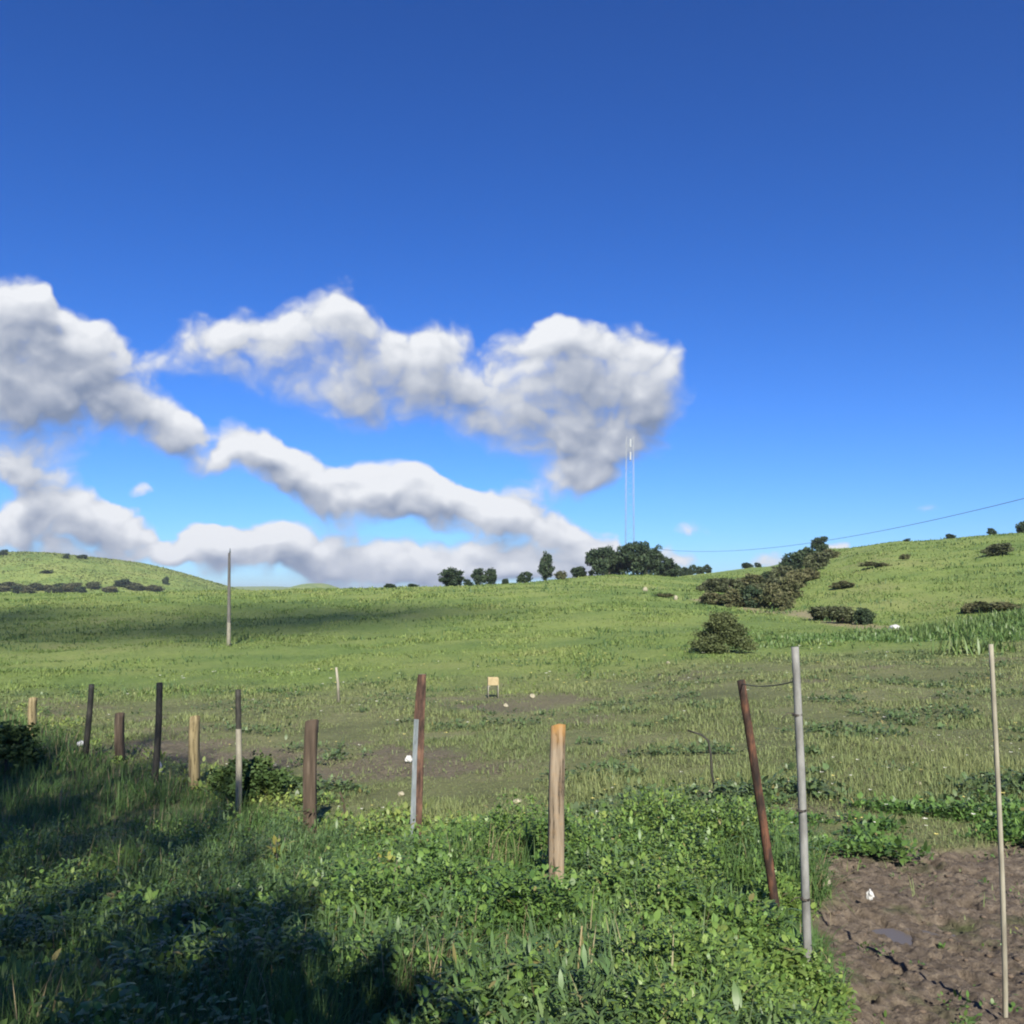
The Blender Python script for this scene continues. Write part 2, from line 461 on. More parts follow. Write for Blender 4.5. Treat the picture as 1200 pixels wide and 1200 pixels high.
WEED = [(.048, .105, .028), (.088, .165, .038), (.138, .220, .050), (.205, .255, .065)]
def bank_weeds():
    out = []
    x, y = scatter(24000, 2.4, 8.2, -.24, .36, .4)
    n = fbm(x * 1.4, y * 1.4, 83, 3); n2 = sstep(.30, .70, fbm(x * 3.6, y * 3.6, 85, 2))
    fy = fence_y(x) + .15
    w = sstep(-.24, -.06, x / y + .25 * (n - .5) - .016*(y-3.2)) * (y < fy + .3)
    w = w * (1 - .93 * sstep(4.6, 3.9, y + 1.2 * (n - .5)) * sstep(.20, .10, x / y + .2 * (n - .5)))
    k = (rng.random(len(x)) < w * (.04 + 1.15 * n2)) & (x < 1.16 + .26 * (y - 3.4) + .75 * (n - .3) - .12 * n2)
    x, y, n, n2 = x[k], y[k], n[k], n2[k]
    h = (.04 + .38 * n2 * (.35 + n) + .06 * n) * (.45 + .75 * rng.random(len(x)))
    tn = .55 * n + .35 * n2 - .1 + .4 * rng.random(len(x)) - .30 * sstep(.16, .02, x / y)  # last term paints dimmer light into the leaf colour, left and centre
    out.append(rosettes(x, y, height(x, y), h, 17, (.026 + .028 * rng.random(len(x)) ** 1.5) * np.clip(y / 4.6, .62, 1), WEED, .11, tn))
    # weed clumps dotted over the field
    x, y = scatter(14000, 8.5, 36, -.7, .75, 1)
    n = fbm(x * .7, y * .7, 93, 4)
    k = (y > fence_y(x) + .4) & (n > .60) & (mud_mask(x, y) < .5); x, y, n = x[k], y[k], n[k]
    h = (.03 + .9 * (n - .58)) * (.4 + .8 * rng.random(len(x)))
    out.append(rosettes(x, y, height(x, y), h, 9, .05 + .05 * rng.random(len(x)), [(.06, .10, .04), (.085, .135, .05), (.12, .165, .065)], .16, n))
    # broad leaves in the shade at the left of the bank
    x, y = scatter(3500, 1.9, 6.5, -.75, -.12, .5)
    n = fbm(x * 1.2, y * 1.2, 87, 3)
    k = (n > .45); x, y, n = x[k], y[k], n[k]
    h = .08 + .25 * n * rng.random(len(x))
    out.append(rosettes(x, y, height(x, y), h, 12, .04 + .04 * rng.random(len(x)), WEED[:3], .11))
    x, y = scatter(11000, 1.9, 11, -.75, .2, .8)
    n = fbm(x * .9, y * .9, 141, 3); n2 = fbm(x * 3.0, y * 3.0, 143, 2)
    k = (y < fence_y(x)) & (n > .46) & (n2 > .42); x, y, n, n2 = x[k], y[k], n[k], n2[k]
    out.append(rosettes(x, y, height(x, y), (.08 + .34 * n2) * (.4 + .7 * rng.random(len(x))), 12, .022 + .035 * rng.random(len(x)), WEED, .10, n2))
    x, y = scatter(5000, 2.0, 10, -.75, .34, .8)
    n = fbm(x * 1.7, y * 1.7, 145, 3)
    k = (y < fence_y(x)) & (n > .52) & (mud_mask(x, y) < .3); x, y, n = x[k], y[k], n[k]; m = len(x)
    v, q, t3, tt = rosettes(x, y, height(x, y), (.12 + .3 * n) * (.5 + .6 * rng.random(m)), 26, .05 + .03 * rng.random(m), [(.050, .100, .036), (.080, .140, .048), (.13, .185, .065)], .12, n)
    c = v.reshape(-1, 7, 3); mid = c[:, :1] * .5 + c[:, 1:2] * .5; axis = c[:, 6:7] - mid
    for j in range(3):
        mm = (c[:, 2 * j] + c[:, 2 * j + 1]) * .5
        for e in (0, 1): c[:, 2 * j + e] = mm + (c[:, 2 * j + e] - mm) * .38
    out.append((c.reshape(-1, 3), q, t3, tt))
    # leafy fringe along the fence
    x, y = scatter(8000, 5.5, 27, -.72, .2, 1)
    n = fbm(x * .9, y * .9, 89, 3)
    d = np.abs(y - fence_y(x) - .1)
    k = (d < .5 + .6 * n) & (n > .40); x, y, n = x[k], y[k], n[k]
    h = .06 + .24 * n * rng.random(len(x))
    out.append(rosettes(x, y, height(x, y), h, 12, .04 + .04 * rng.random(len(x)), WEED[1:] + [(.21, .23, .06)], .13, n))
    # green fringe behind the bare soil
    x, y = scatter(320, 3.0, 8.5, .28, .75, 0)
    n = fbm(x * 1.6, y * 1.6, 95, 3); k = n > .5; x, y, n = x[k], y[k], n[k]
    out.append(rosettes(x, y, height(x, y) + mud_relief(x, y), .02 + .05 * rng.random(len(x)), 6, .018 + .02 * rng.random(len(x)), WEED[:3], .04, n))
    x, y = scatter(4800, 6.4, 10.0, .25, .75, 0)
    n = fbm(x * 1.3, y * 1.3, 91, 3)
    k = (np.abs(y - 7.9 - .1 * x + 1.3 * (n - .5)) < 1.0 * rng.random(len(x)) ** .5) & (n > .40); x, y, n = x[k], y[k], n[k]
    h = .03 + .20 * n * rng.random(len(x)) ** 2
    out.append(rosettes(x, y, height(x, y), h, 14, .04 + .03 * rng.random(len(x)), WEED[:3], .14, n))
    return out

def rushes():
    """clumps of long upright blades in front of the wooden stake"""
    out = []
    for cx, cy, m, hh in ((.62, 3.1, 120, .40), (.36, 3.0, 160, .38), (.10, 3.0, 80, .30), (.48, 3.5, 130, .40), (.22, 3.45, 110, .36), (.70, 3.7, 70, .38), (.34, 4.0, 90, .36), (.80, 4.5, 60, .34), (-.6, 5.2, 70, .32)):
        a = rng.random(m) * 6.283; r = .24 * np.sqrt(rng.random(m))
        x = cx + r * np.cos(a); y = cy + r * np.sin(a)
        tone = pal([(.06, .12, .04), (.10, .17, .07), (.16, .21, .10)], rng.random(m))
        dry = rng.random(m) < .08; tone[dry] = (.30, .27, .15)
        out.append(blades(np.stack([x, y, height(x, y) - .02], 1), a + rng.normal(0, .6, m), np.abs(rng.normal(.30, .22, m)),
                          hh * (.5 + .7 * rng.random(m)), .008 + .007 * rng.random(m), tone, GRASS_W, 1.3))
    return out

def meadow():
    x, y = scatter(300000, 5.2, 36)
    n = fbm(x * .8, y * .8, 101, 4); n2 = fbm(x * .25, y * .25, 103, 3)
    mud = mud_mask(x, y)
    k = (y > fence_y(x) - .3) & (rng.random(len(x)) < (.35 + .9 * n) * (1 - .985 * mud)) & (lush_mask(x, y) < .8)
    x, y, n, n2 = x[k], y[k], n[k], n2[k]
    z = height(x, y) - .01
    ln = (.03 + .13 * np.maximum(n - .38, 0) * 2.4) * (.6 + .9 * rng.random(len(x)))
    u = .5 * n2 + .4 * n + .35 * (rng.random(len(x)) - .5)
    tone = pal([(.100, .142, .056), (.150, .192, .074), (.205, .238, .092), (.27, .27, .13)], u)
    tone *= (.8 + .4 * rng.random(len(x)))[:, None]
    return blades(np.stack([x, y, z], 1), rng.random(len(x)) * 6.283, np.abs(rng.normal(.5, .35, len(x))), ln,
                  np.maximum(.008, .0010 * y), tone, GRASS_W, .8)

def pasture():
    x, y = scatter(260000, 27, 235, -.72, .72)
    n = fbm(x * .35, y * .35, 107, 4); n2 = fbm(x * .06, y * .06, 109, 3)
    k = (rng.random(len(x)) < lush_mask(x, y) * (.1 + 1.3 * n) * (1 - .8 * track_mask(x, y)))
    x, y, n, n2 = x[k], y[k], n[k], n2[k]
    z = height(x, y) - .02
    ln = (.07 + .30 * np.maximum(n - .42, 0) * 2.2) * (.5 + .8 * rng.random(len(x))) * np.clip(y / 60, .8, 1.5)
    n3 = fbm(x * .9 + 40, y * .45, 111, 3)
    u = .70 * n2 + .45 * n + .55 * (n3 - .5) - .10 + .35 * (rng.random(len(x)) - .5)
    tone = pal([(.068, .122, .036), (.128, .198, .052), (.192, .252, .068), (.25, .265, .098)], u)
    tone *= (.85 + .3 * rng.random(len(x)))[:, None]
    return blades(np.stack([x, y, z], 1), rng.random(len(x)) * 6.283, np.abs(rng.normal(.6, .3, len(x))), ln,
                  np.maximum(.02, .0012 * y), tone, GRASS_W, .8)

def tall_weeds():
    x, y = scatter(110000, 32, 68, .22, .80, 0)
    n = fbm(x * .30, y * .30, 113, 3); t = x / y
    edge = 50 + 30 * np.maximum(t - .43, 0)
    near = 43 - 26 * (t - .30)
    w = sstep(edge + 2, edge - 3, y + 5 * (n - .5)) * sstep(near - 4, near + 5, y + 8 * (n - .5)) * sstep(.22, .34, t)
    k = rng.random(len(x)) < w * np.clip(2.4 * n - .45, .03, 1)
    x, y, n, t = x[k], y[k], n[k], t[k]
    m = len(x)
    tone = pal([(.055, .115, .030), (.085, .155, .042), (.125, .190, .055), (.17, .205, .075)], .65 * n + .45 * rng.random(m) - .05)
    h = (.22 + 1.15 * np.maximum(n - .3, 0) * sstep(.36, .50, t) + .15 * n) * (.5 + .8 * rng.random(m))
    return blades(np.stack([x, y, height(x, y) - .05], 1), rng.random(m) * 6.283, np.abs(rng.normal(.45, .3, m)), h * .8, .055 + .05 * rng.random(m), tone, LEAF_W, .8)

grass_obj('bank_grass', [bank()] + rushes(), leafm, 'long green grass covering the shaded bank in front of the fence', 'grass')
grass_obj('bank_weeds', bank_weeds(), weedm, 'bright broad-leaved weeds growing along the fence line', 'weeds')
grass_obj('meadow_grass', [meadow()], leafm, 'short grazed grass of the dull green field behind the fence', 'grass')
def hill_grass():
    x, y = scatter(60000, 450, 760, -.72, -.26)
    n = fbm(x / 14, y / 14, 131, 4); n2 = fbm(x / 60, y / 60, 133, 3)
    k = rng.random(len(x)) < .15 + n; x, y, n, n2 = x[k], y[k], n[k], n2[k]; m = len(x)
    tone = pal([(.095, .135, .042), (.13, .175, .050), (.165, .205, .06), (.20, .22, .080)], .3 * n + 1.0 * n2 - .15 + .15 * (rng.random(m) - .5))
    return blades(np.stack([x, y, height(x, y) - .1], 1), rng.random(m) * 6.283, np.abs(rng.normal(.6, .3, m)), .5 + 1.1 * n * rng.random(m), .8 + .7 * rng.random(m), tone, GRASS_W, .8)
def tussocks():
    x, y = scatter(60000, 26, 150, -.72, .75, 1)
    n = fbm(x * .16, y * .16, 151, 4); n2 = fbm(x * 1.1, y * 1.1, 153, 2)
    k = (rng.random(len(x)) < 2.2 * sstep(.50, .70, n) * sstep(.45, .62, n2)) & (lush_mask(x, y) > .3); x, y, n = x[k], y[k], n[k]; m = len(x)
    tone = pal([(.045, .095, .034), (.070, .125, .042), (.105, .165, .055)], .5 * n + .5 * rng.random(m))
    return blades(np.stack([x, y, height(x, y) - .02], 1), rng.random(m) * 6.283, np.abs(rng.normal(.5, .3, m)), (.12 + .30 * rng.random(m)) * np.clip(y / 60, .7, 1.4), np.maximum(.02, .0013 * y), tone, LEAF_W, .9)
grass_obj('pasture_grass', [pasture(), hill_grass(), tussocks()], leafm, 'brighter yellow-green grass rising to the ridge', 'grass')
grass_obj('tall_weeds', [tall_weeds()], weedm, 'tall lush green weeds at the foot of the right-hand slope', 'weeds')

def wildflowers():
    x, y = scatter(520, 6.8, 40, -.5, .7)
    k = (y > fence_y(x) + .3) & (mud_mask(x, y) < .5) & (fbm(x * .3, y * .3, 127, 2) > .42)
    x, y = x[k], y[k]; n = len(x)
    z = height(x, y) + .05 + .05 * rng.random(n)
    V, Q, T = [], [], []
    for i in range(n):
        r = (.015 + .014 * rng.random()) * max(1, y[i] / 12)
        c = (.75, .74, .62) if rng.random() < .55 else (.70, .62, .20)
        for a in range(5):                       # five petals
            an = a * 1.2566 + rng.random(); d = np.array([math.cos(an), math.sin(an), .35]); s = np.array([-d[1], d[0], 0])
            o = len(V); b = np.array([x[i], y[i], z[i]])
            V += [b, b + r * .6 * d - r * .4 * s, b + r * d, b + r * .6 * d + r * .4 * s]; T += [c] * 4; Q.append([o, o + 1, o + 2, o + 3])
    return np.array(V), np.array(Q), np.array(T)
v, q, t_ = wildflowers()
tag(link('wildflowers', np_mesh('wildflowers', v, q, None, t_, mat_leaf('petal', .3))), 'scattered small white and yellow flowers in the short grass', 'flowers', kind='stuff')

# ------------------------------------------------------------------ trees and bushes
def crown_mesh(name, mat, cols, n_clump, per, leaf, shape, seed, lift=0.0):
    """leaf clumps spread through a unit crown (about 1 wide and 1 high, base at z = 0)"""
    r = np.random.default_rng(seed)
    P, T, S = [], [], []
    for c in range(n_clump):
        for _ in range(60):
            p = r.random(3) * 2 - 1
            if np.linalg.norm(p) < 1: break
        p = p / max(np.linalg.norm(p), .2) * (.45 + .55 * r.random() ** .5)
        p = p * (1 + .22 * math.sin(3 * p[0] + 2.3 * p[1] + seed) * math.cos(2.7 * p[2] + seed * 1.7)) * (.86 + .26 * r.random())
        q, rad = shape(p, r)
        m = int(per * (.6 + .8 * r.random()))
        d = r.normal(size=(m, 3)); d /= np.linalg.norm(d, axis=1)[:, None]
        d = d * (rad * r.random(m) ** .45)[:, None]; d[:, 2] *= .8
        P.append(q + d)
        u = r.random()
        T.append(pal(cols, np.clip(u * .65 + .35 * r.random(m), 0, 1)))
    P = np.concatenate(P); T = np.concatenate(T)
    P[:, 2] = np.maximum(P[:, 2], lift * .9 + .01)
    m = len(P)
    a = r.normal(size=(m, 3)); a /= np.linalg.norm(a, axis=1)[:, None]
    b = np.cross(a, r.normal(size=(m, 3))); b /= np.linalg.norm(b, axis=1)[:, None]
    s = (leaf * (.6 + .8 * r.random(m)))[:, None]
    V = np.stack([P - a * s, P - b * s * .55, P + a * s, P + b * s * .55], 1).reshape(-1, 3)
    Q = (np.arange(m) * 4)[:, None] + np.array([[0, 1, 2, 3]])
    return np_mesh(name, V, Q, None, np.repeat(T, 4, 0), mat)

def sh_round(p, r):   return np.array([p[0] * (.40 - .05 * p[2]), p[1] * .40, .47 + p[2] * .40]), .12 + .06 * r.random()
def sh_tall(p, r):
    w = .40 * (1 - .18 * max(p[2], 0)); return np.array([p[0] * w, p[1] * w,   .50 + p[2] * .42]), .10 + .05 * r.random()
def sh_bush(p, r):    return np.array([p[0] * .38, p[1] * .38, .40 + p[2] * .36]), .12 + .07 * r.random()
def sh_low(p, r):     return np.array([p[0] * .42, p[1] * .42, .34 + abs(p[2]) * .42 - .1]), .10 + .06 * r.random()
def sh_heap(p, r):
    z = abs(p[2]) ** .9 * .80; w = .47 * (1 - z) ** .85 + .03
    return np.array([p[0] * w + .10 * z - .02, p[1] * w, z + .02]), .10 + .04 * r.random()
def sh_loose(p, r):   return np.array([p[0] * .34, p[1] * .34, .52 + p[2] * .42]), .07 + .05 * r.random()

barkm = mat_noise('bark', [(.3, (.06, .05, .04)), (.7, (.17, .145, .12))], (6, 6, 2), .9, .5)
folm = mat_leaf('tree_leaf', .18, .6, .2)
DARK = [(.024, .042, .022), (.038, .062, .030), (.058, .085, .038)]
OLIVE = [(.055, .068, .030), (.080, .090, .038), (.110, .112, .050), (.14, .13, .065)]
BROWN = [(.066, .075, .038), (.085, .098, .046), (.105, .125, .054)]
MID = [(.035, .065, .020), (.055, .095, .028), (.085, .125, .036)]

def trunk_mesh(name, seed, h=.62, r0=.035):
    r = random.Random(seed); bm = bmesh.new()
    pts = [Vector((0, 0, -.06))]; rad = [r0 * 1.25]
    for k in range(1, 7):
        f = k / 6
        pts.append(Vector((r.uniform(-.02, .02) * k * .6, r.uniform(-.02, .02) * k * .6, h * f))); rad.append(r0 * (1 - .6 * f))
    tube(bm, pts, rad, 8, True, .15)
    for k in range(5):
        a = r.random() * 6.28; s = pts[2 + k % 4]
        L_ = r.uniform(.18, .3)
        q = [s, s + Vector((math.cos(a) * L_ * .5, math.sin(a) * L_ * .5, L_ * .35)), s + Vector((math.cos(a) * L_, math.sin(a) * L_, L_ * .9))]
        tube(bm, q, [r0 * .5, r0 * .35, r0 * .12], 6, True, .1)
    me = bpy.data.meshes.new(name)
    for f in bm.faces: f.smooth = True
    bm.to_mesh(me); bm.free(); me.materials.append(barkm)
    return me

CROWNS = {
 'round': [crown_mesh('crown', folm, DARK, 64, 70, .042, sh_round, 11, .02), crown_mesh('crown', folm, DARK, 58, 76, .042, sh_round, 12, .02)],
 'tall':  [crown_mesh('crown', folm, DARK, 60, 64, .040, sh_tall, 13, .02)],
 'bush':  [crown_mesh('crown', folm, OLIVE, 46, 64, .05, sh_bush, 14), crown_mesh('crown', folm, OLIVE, 46, 64, .05, sh_bush, 15)],
 'dark':  [crown_mesh('crown', folm, DARK, 46, 64, .05, sh_bush, 16), crown_mesh('crown', folm, DARK, 46, 64, .05, sh_bush, 26)],
 'brown': [crown_mesh('crown', folm, BROWN, 46, 64, .05, sh_bush, 17)],
 'low':   [crown_mesh('crown', folm, OLIVE, 46, 64, .045, sh_low, 18)],
 'heap':  [crown_mesh('crown', folm, [(.072, .090, .036), (.090, .110, .042), (.110, .125, .050)], 110, 110, .020, sh_heap, 19)],
 'mid':   [crown_mesh('crown', folm, MID, 60, 80, .035, sh_low, 20)],
}
TRUNKS = [trunk_mesh('trunk', 3), trunk_mesh('trunk', 4)]
_cnt = {}
def plant(name, kind, x, y, z, w, h, label, cat, group=None, trunk=True, depth=1.0):
    i = _cnt.get(kind, 0); _cnt[kind] = i + 1
    t = empty(name, (x, y, z), random.random() * 6.28)
    tag(t, label, cat, group)
    cm = CROWNS[kind][i % len(CROWNS[kind])]
    o = link('crown', cm, t); o.scale = (w * 1.05, w * 1.05 * depth, h)
    if trunk:
        s = link('trunk', TRUNKS[i % 2], t); s.scale = (w, w, h)
    else:
        s = link('stem', TRUNKS[i % 2], t); s.scale = (w * .6, w * .6, h * .8)
    return t

def at_crest(px, off=0):
    x, Y, z = crest(px); Y2 = Y + off
    return onground(px, Y2)

G_R = 'trees along the ridge'
# px, width px, height px, kind, label
ridge = [
 (457, 14, 5, 'dark', 'tiny dark bush on the ridge, nearest to the utility pole'),
 (484, 12, 5, 'dark', 'small low bush on the ridge just left of the wide dark tree'),
 (530, 27, 19, 'round', 'wide dark round tree at the left end of the ridge trees'),
 (548, 11, 8, 'dark', 'low bush tucked against the right side of the wide leftmost ridge tree'),
 (561, 15, 18, 'round', 'left tree of the close pair on the ridge'),
 (575, 14, 17, 'round', 'right tree of the close pair on the ridge'),
 (592, 8, 7, 'dark', 'very small bush between the close pair and the next low bush'),
 (615, 18, 13, 'dark', 'low dark bush left of the egg-shaped upright tree'),
 (640, 17, 27, 'tall', 'egg-shaped upright dark tree standing alone on the ridge'),
 (657, 14, 10, 'bush', 'small grey-green bush just right of the egg-shaped tree'),
 (679, 18, 13, 'dark', 'low dark bush left of the large ridge clump'),
]
for px, w, h, kd, lb in ridge:
    x, Y, z = at_crest(px, -1)
    plant('tree' if kd in ('round', 'tall') else 'bush', kd, x, Y, z - .12, w * Y / F * 1.2, h * Y / F * 1.25, lb,
          'tree' if kd in ('round', 'tall') else 'bush', G_R, kd in ('round', 'tall'))
clump = [
 (700, 24, 31, -4, 'round', 'leftmost dense tree of the big ridge clump'),
 (714, 24, 30, -2, 'round', 'second tree of the big ridge clump, beside the pale gap'),
 (727, 16, 27, 1, 'tall', 'slim tree in the gap of the big ridge clump'),
 (742, 32, 37, -5, 'round', 'tallest round tree of the ridge clump, under the lattice mast'),
 (758, 26, 31, -4, 'round', 'dense tree just right of the tallest clump tree'),
 (770, 24, 30, -3, 'tall', 'pointed tree on the right half of the ridge clump'),
 (784, 22, 22, -5, 'dark', 'lower dark tree closing the ridge clump on the right'),
]
for px, w, h, off, kd, lb in clump:
    x, Y, z = at_crest(px, off)
    plant('tree', kd, x, Y, z - .2, w * Y / F * 1.25, h * Y / F * 1.2, lb, 'tree', 'trees of the big ridge clump')
# low far row right of the clump
for px, w, h, lb in [(800, 16, 14, 'first low tree right of the ridge clump in the far row'), (811, 12, 15, 'pointed little tree in the far row past the clump'),
                     (820, 14, 12, 'third low tree of the far row past the clump'), (829, 11, 13, 'last little tree of the far row before the gap of sky'),
                     (876, 16, 9, 'small distant bush on the far skyline left of the dark thicket trees'), (888, 10, 7, 'smallest distant bush on the far skyline beside the thicket')]:
    x, Y, z = at_crest(px, 0)
    plant('tree', 'dark', x, Y, z - .2, w * Y / F, h * Y / F, lb, 'tree', 'small trees on the far skyline')
# thicket in the gully: (px, base row, w, h, kind, label)
thick = [
 (838, 694, 34, 18, 'brown', 'brownish bush at the upper left end of the thicket'),
 (836, 708, 34, 16, 'bush', 'olive bush at the lower left end of the thicket'),
 (858, 698, 32, 22, 'brown', 'brown scrub bush in the upper middle of the thicket'),
 (862, 712, 36, 22, 'bush', 'olive bush above the pyramid-shaped brush heap'),
 (880, 690, 30, 18, 'bush', 'green bush at the top of the thicket under the far skyline'),
 (884, 712, 38, 28, 'dark', 'dark green bush in the centre of the thicket'),
 (884, 700, 24, 18, 'brown', 'reddish brown bush in the heart of the thicket'),
 (905, 714, 36, 30, 'bush', 'grey olive bush right of the thicket centre'),
 (905, 698, 30, 22, 'brown', 'grey brown bush high in the thicket'),
 (922, 704, 30, 28, 'bush', 'olive bush under the dark thicket trees'),
 (918, 715, 22, 22, 'bush', 'small olive bush at the lower right foot of the thicket'),
 (934, 690, 28, 24, 'bush', 'olive bush on the right flank of the thicket'),
 (926, 672, 26, 24, 'dark', 'dark tree at the left of the thicket top'),
 (942, 664, 26, 24, 'dark', 'dark tree in the middle of the thicket top'),
 (961, 651, 20, 20, 'round', 'highest dark tree on the skyline at the top of the thicket'),
 (956, 668, 30, 22, 'brown', 'brown bush below the highest thicket tree'),
 (972, 655, 20, 12, 'bush', 'low bush right of the highest thicket tree'),
 (900, 683, 22, 14, 'dark', 'dark bush low on the skyline left of the thicket trees'),
 (914, 684, 26, 22, 'brown', 'brown bush where the thicket begins to climb'),
 (948, 680, 22, 16, 'bush', 'olive bush halfway up the right edge of the thicket'),
]
for px, py, w, h, kd, lb in thick:
    x, Y, z = hit(px, py, 60)
    plant('bush', kd, x, Y, z - .3, w * Y / F * 1.1, h * Y / F * 1.3, lb, 'bush', 'bushes of the gully thicket', False)
# scattered bushes on the right-hand hill
scat = [
 (988, 690, 28, 9, 'bush', 'small dark bush alone on the slope right of the thicket'),
 (966, 727, 38, 16, 'brown', 'left half of the brown scrub beside the track'),
 (988, 730, 34, 20, 'brown', 'taller brown scrub bush beside the track'),
 (1013, 732, 26, 20, 'dark', 'round dark bush at the right end of the track scrub'),
 (1170, 651, 32, 14, 'brown', 'flat brown bush high on the right-hand hill'),
 (1134, 719, 16, 11, 'bush', 'small olive bush left of the long bush above the tall weeds'),
 (1165, 716, 58, 13, 'low', 'long low bush above the tall weeds at the right'),
 (1025, 665, 34, 8, 'low', 'faint flat bush in the middle of the right-hand slope'),
 (1060, 657, 12, 9, 'low', 'tiny green bush high on the right-hand slope'),
 (778, 700, 24, 6, 'low', 'flat olive bush in the grass below the ridge clump'),
]
for px, py, w, h, kd, lb in scat:
    x, Y, z = hit(px, py, 36)
    plant('bush', kd, x, Y, z - .08, w * Y / F, h * Y / F * 1.3, lb, 'bush', 'bushes on the right-hand hill', False)
for px, w, h, lb in [(1063, 9, 4, 'tiny dark speck of a bush on the right skyline'), (1114, 13, 7, 'small bush on the skyline left of the round one'), (1162, 12, 9, 'small round bush on the right skyline'),
                     (1200, 20, 18, 'larger dark tree on the skyline at the right edge')]:
    x, Y, z = at_crest(px, 0)
    plant('bush', 'dark', x, Y, z - .1, w * Y / F, h * Y / F * 1.1, lb, 'bush', 'bushes on the right skyline', False)
# brush heap
x, Y, z = hit(846, 764, 30)
hp = plant('brush_heap', 'heap', x, Y, z - .05, 72 * Y / F, 60 * Y / F, 'pyramid-shaped olive heap of brush standing in the lush grass', 'brush heap', None, False)
# hillside on the left
for px, py, w, h, lb in [(78, 655, 8, 7, 'small dark bush near the top of the left-hand hill'), (96, 655, 14, 6, 'wider bush on the summit of the left-hand hill'),
                         (4, 651, 12, 8, 'dark bush on the hilltop at the left edge'), (194, 685, 9, 11, 'lone dark tree on the right flank of the left-hand hill'),
                         (55, 672, 16, 4, 'flat scrub patch halfway up the left-hand hill')]:
    x, Y, z = hit(px, py, 420)
    plant('bush', 'dark', x, Y, z - .3, w * Y / F, h * Y / F * 1.1, lb, 'bush', 'bushes on the left-hand hill', False)
for k in range(26):
    px = -20 + k * 8.2 + random.uniform(-3, 3); py = 696 + random.uniform(-6, 1) - (2 if k > 14 else 0)
    if k > 13 and k % 2: continue
    x, Y, z = hit(px, py, 430)
    w, h = random.uniform(17, 26), random.uniform(8, 12)
    plant('bush', ('bush', 'brown', 'dark')[k % 3], x, Y, z - .4, w * Y / F, h * Y / F, 'scrub bush in the hedge at the foot of the left-hand hill', 'bush', 'hedge at the foot of the left hill', False)

# shrubs near the fence
def near_shrub(px, py, w, h, kd, lb, y0=2.6):
    x, Y, z = hit(px, py, y0); return plant('shrub', kd, x, Y, z - .03, w * Y / F, h * Y / F, lb, 'shrub', None, False)
near_shrub(292, 938, 96, 74, 'mid', 'round dark green shrub on the bare soil behind the thin pale post')
near_shrub(8, 905, 96, 82, 'mid', 'dark shrub at the left edge beside the yellowish far post')
near_shrub(345, 925, 36, 24, 'mid', 'small low shrub left of the dark brown wooden post')

# plant with yellow leaves
def yellow_plant(px, py, lb, s=1.0):
    x, Y, z = hit(px, py)
    t = empty('yellow_plant', (x, Y, z)); tag(t, lb, 'plant', 'yellowing plants on the bank')
    n = 60
    a = rng.random(n) * 6.283
    P = np.stack([.10 * s * np.cos(a) * rng.random(n), .10 * s * np.sin(a) * rng.random(n), .06 + .24 * s * rng.random(n)], 1)
    ln = s * (.04 + .05 * rng.random(n))
    v, q, t3, tt = blades(P, a, np.clip(rng.normal(.9, .3, n), .2, 1.6), ln, ln * .5, pal([(.12, .19, .045), (.20, .24, .055), (.28, .26, .06)], rng.random(n)), LEAF_W, .4)
    link('leaves', np_mesh('leaves', v, q, t3, tt, weedm), t)
    bm = bmesh.new()
    for k in range(4):
        an = k * 1.6
        tube(bm, [Vector((0, 0, -.03)), Vector((.03 * math.cos(an), .03 * math.sin(an), .14 * s)), Vector((.07 * math.cos(an), .07 * math.sin(an), .30 * s))], [.006, .005, .003], 6)
    bm_obj('stem', bm, barkm, t)
yellow_plant(325, 1030, 'yellow-leaved plant on the shaded bank', 1.2)
yellow_plant(645, 1175, 'yellow-flowered plant low in front of the wooden stake', .7)
yellow_plant(455, 1055, 'yellowish plant below the two-tone metal post', 1.0)

# trees behind the viewpoint: they shade the bank
def shade_tree(x, y, h, w, label, seed, trunk_r=.02, base=.03):
    z = H1(x, y)
    t = empty('shade_tree', (x, y, z)); tag(t, label, 'tree', 'trees behind the viewpoint')
    o = link('crown', crown_mesh('crown', folm, MID, 70, int(7 * h), .16 / h, sh_loose, seed, base), t); o.scale = (w * 1.3, w * 1.3, h)
    s = link('trunk', trunk_mesh('trunk', seed, .8, trunk_r), t); s.scale = (h * .6, h * .6, h)
SHADE = [(-.45, -4.6, 8.1, 2.2), (-1.9, -5.2, 14.8, 2.7), (-3.9, -4.6, 16.8, 3.2), (-5.4, -5.6, 19.2, 4.2), (-7.0, -4.8, 19.8, 4.2), (-2.9, -2.7, 5.2, 3.2), (-.35, -2.4, 5.0, 2.3)]
SHADE_L = ['short narrow leafy tree behind the viewpoint, nearest the muddy ground', 'slim tall leafy tree behind the viewpoint', 'tall leafy tree behind the viewpoint, above the low bushy one',
           'broad tall tree behind the viewpoint, set back from its neighbours', 'tallest tree behind the viewpoint, farthest from the mud', 'low bushy tree behind the viewpoint, wider than the tall ones beside it', 'lowest bushy tree just behind the viewpoint']
for k, (x, y, h, w) in enumerate(SHADE):
    shade_tree(x, y, h, w, SHADE_L[k], 40 + k)

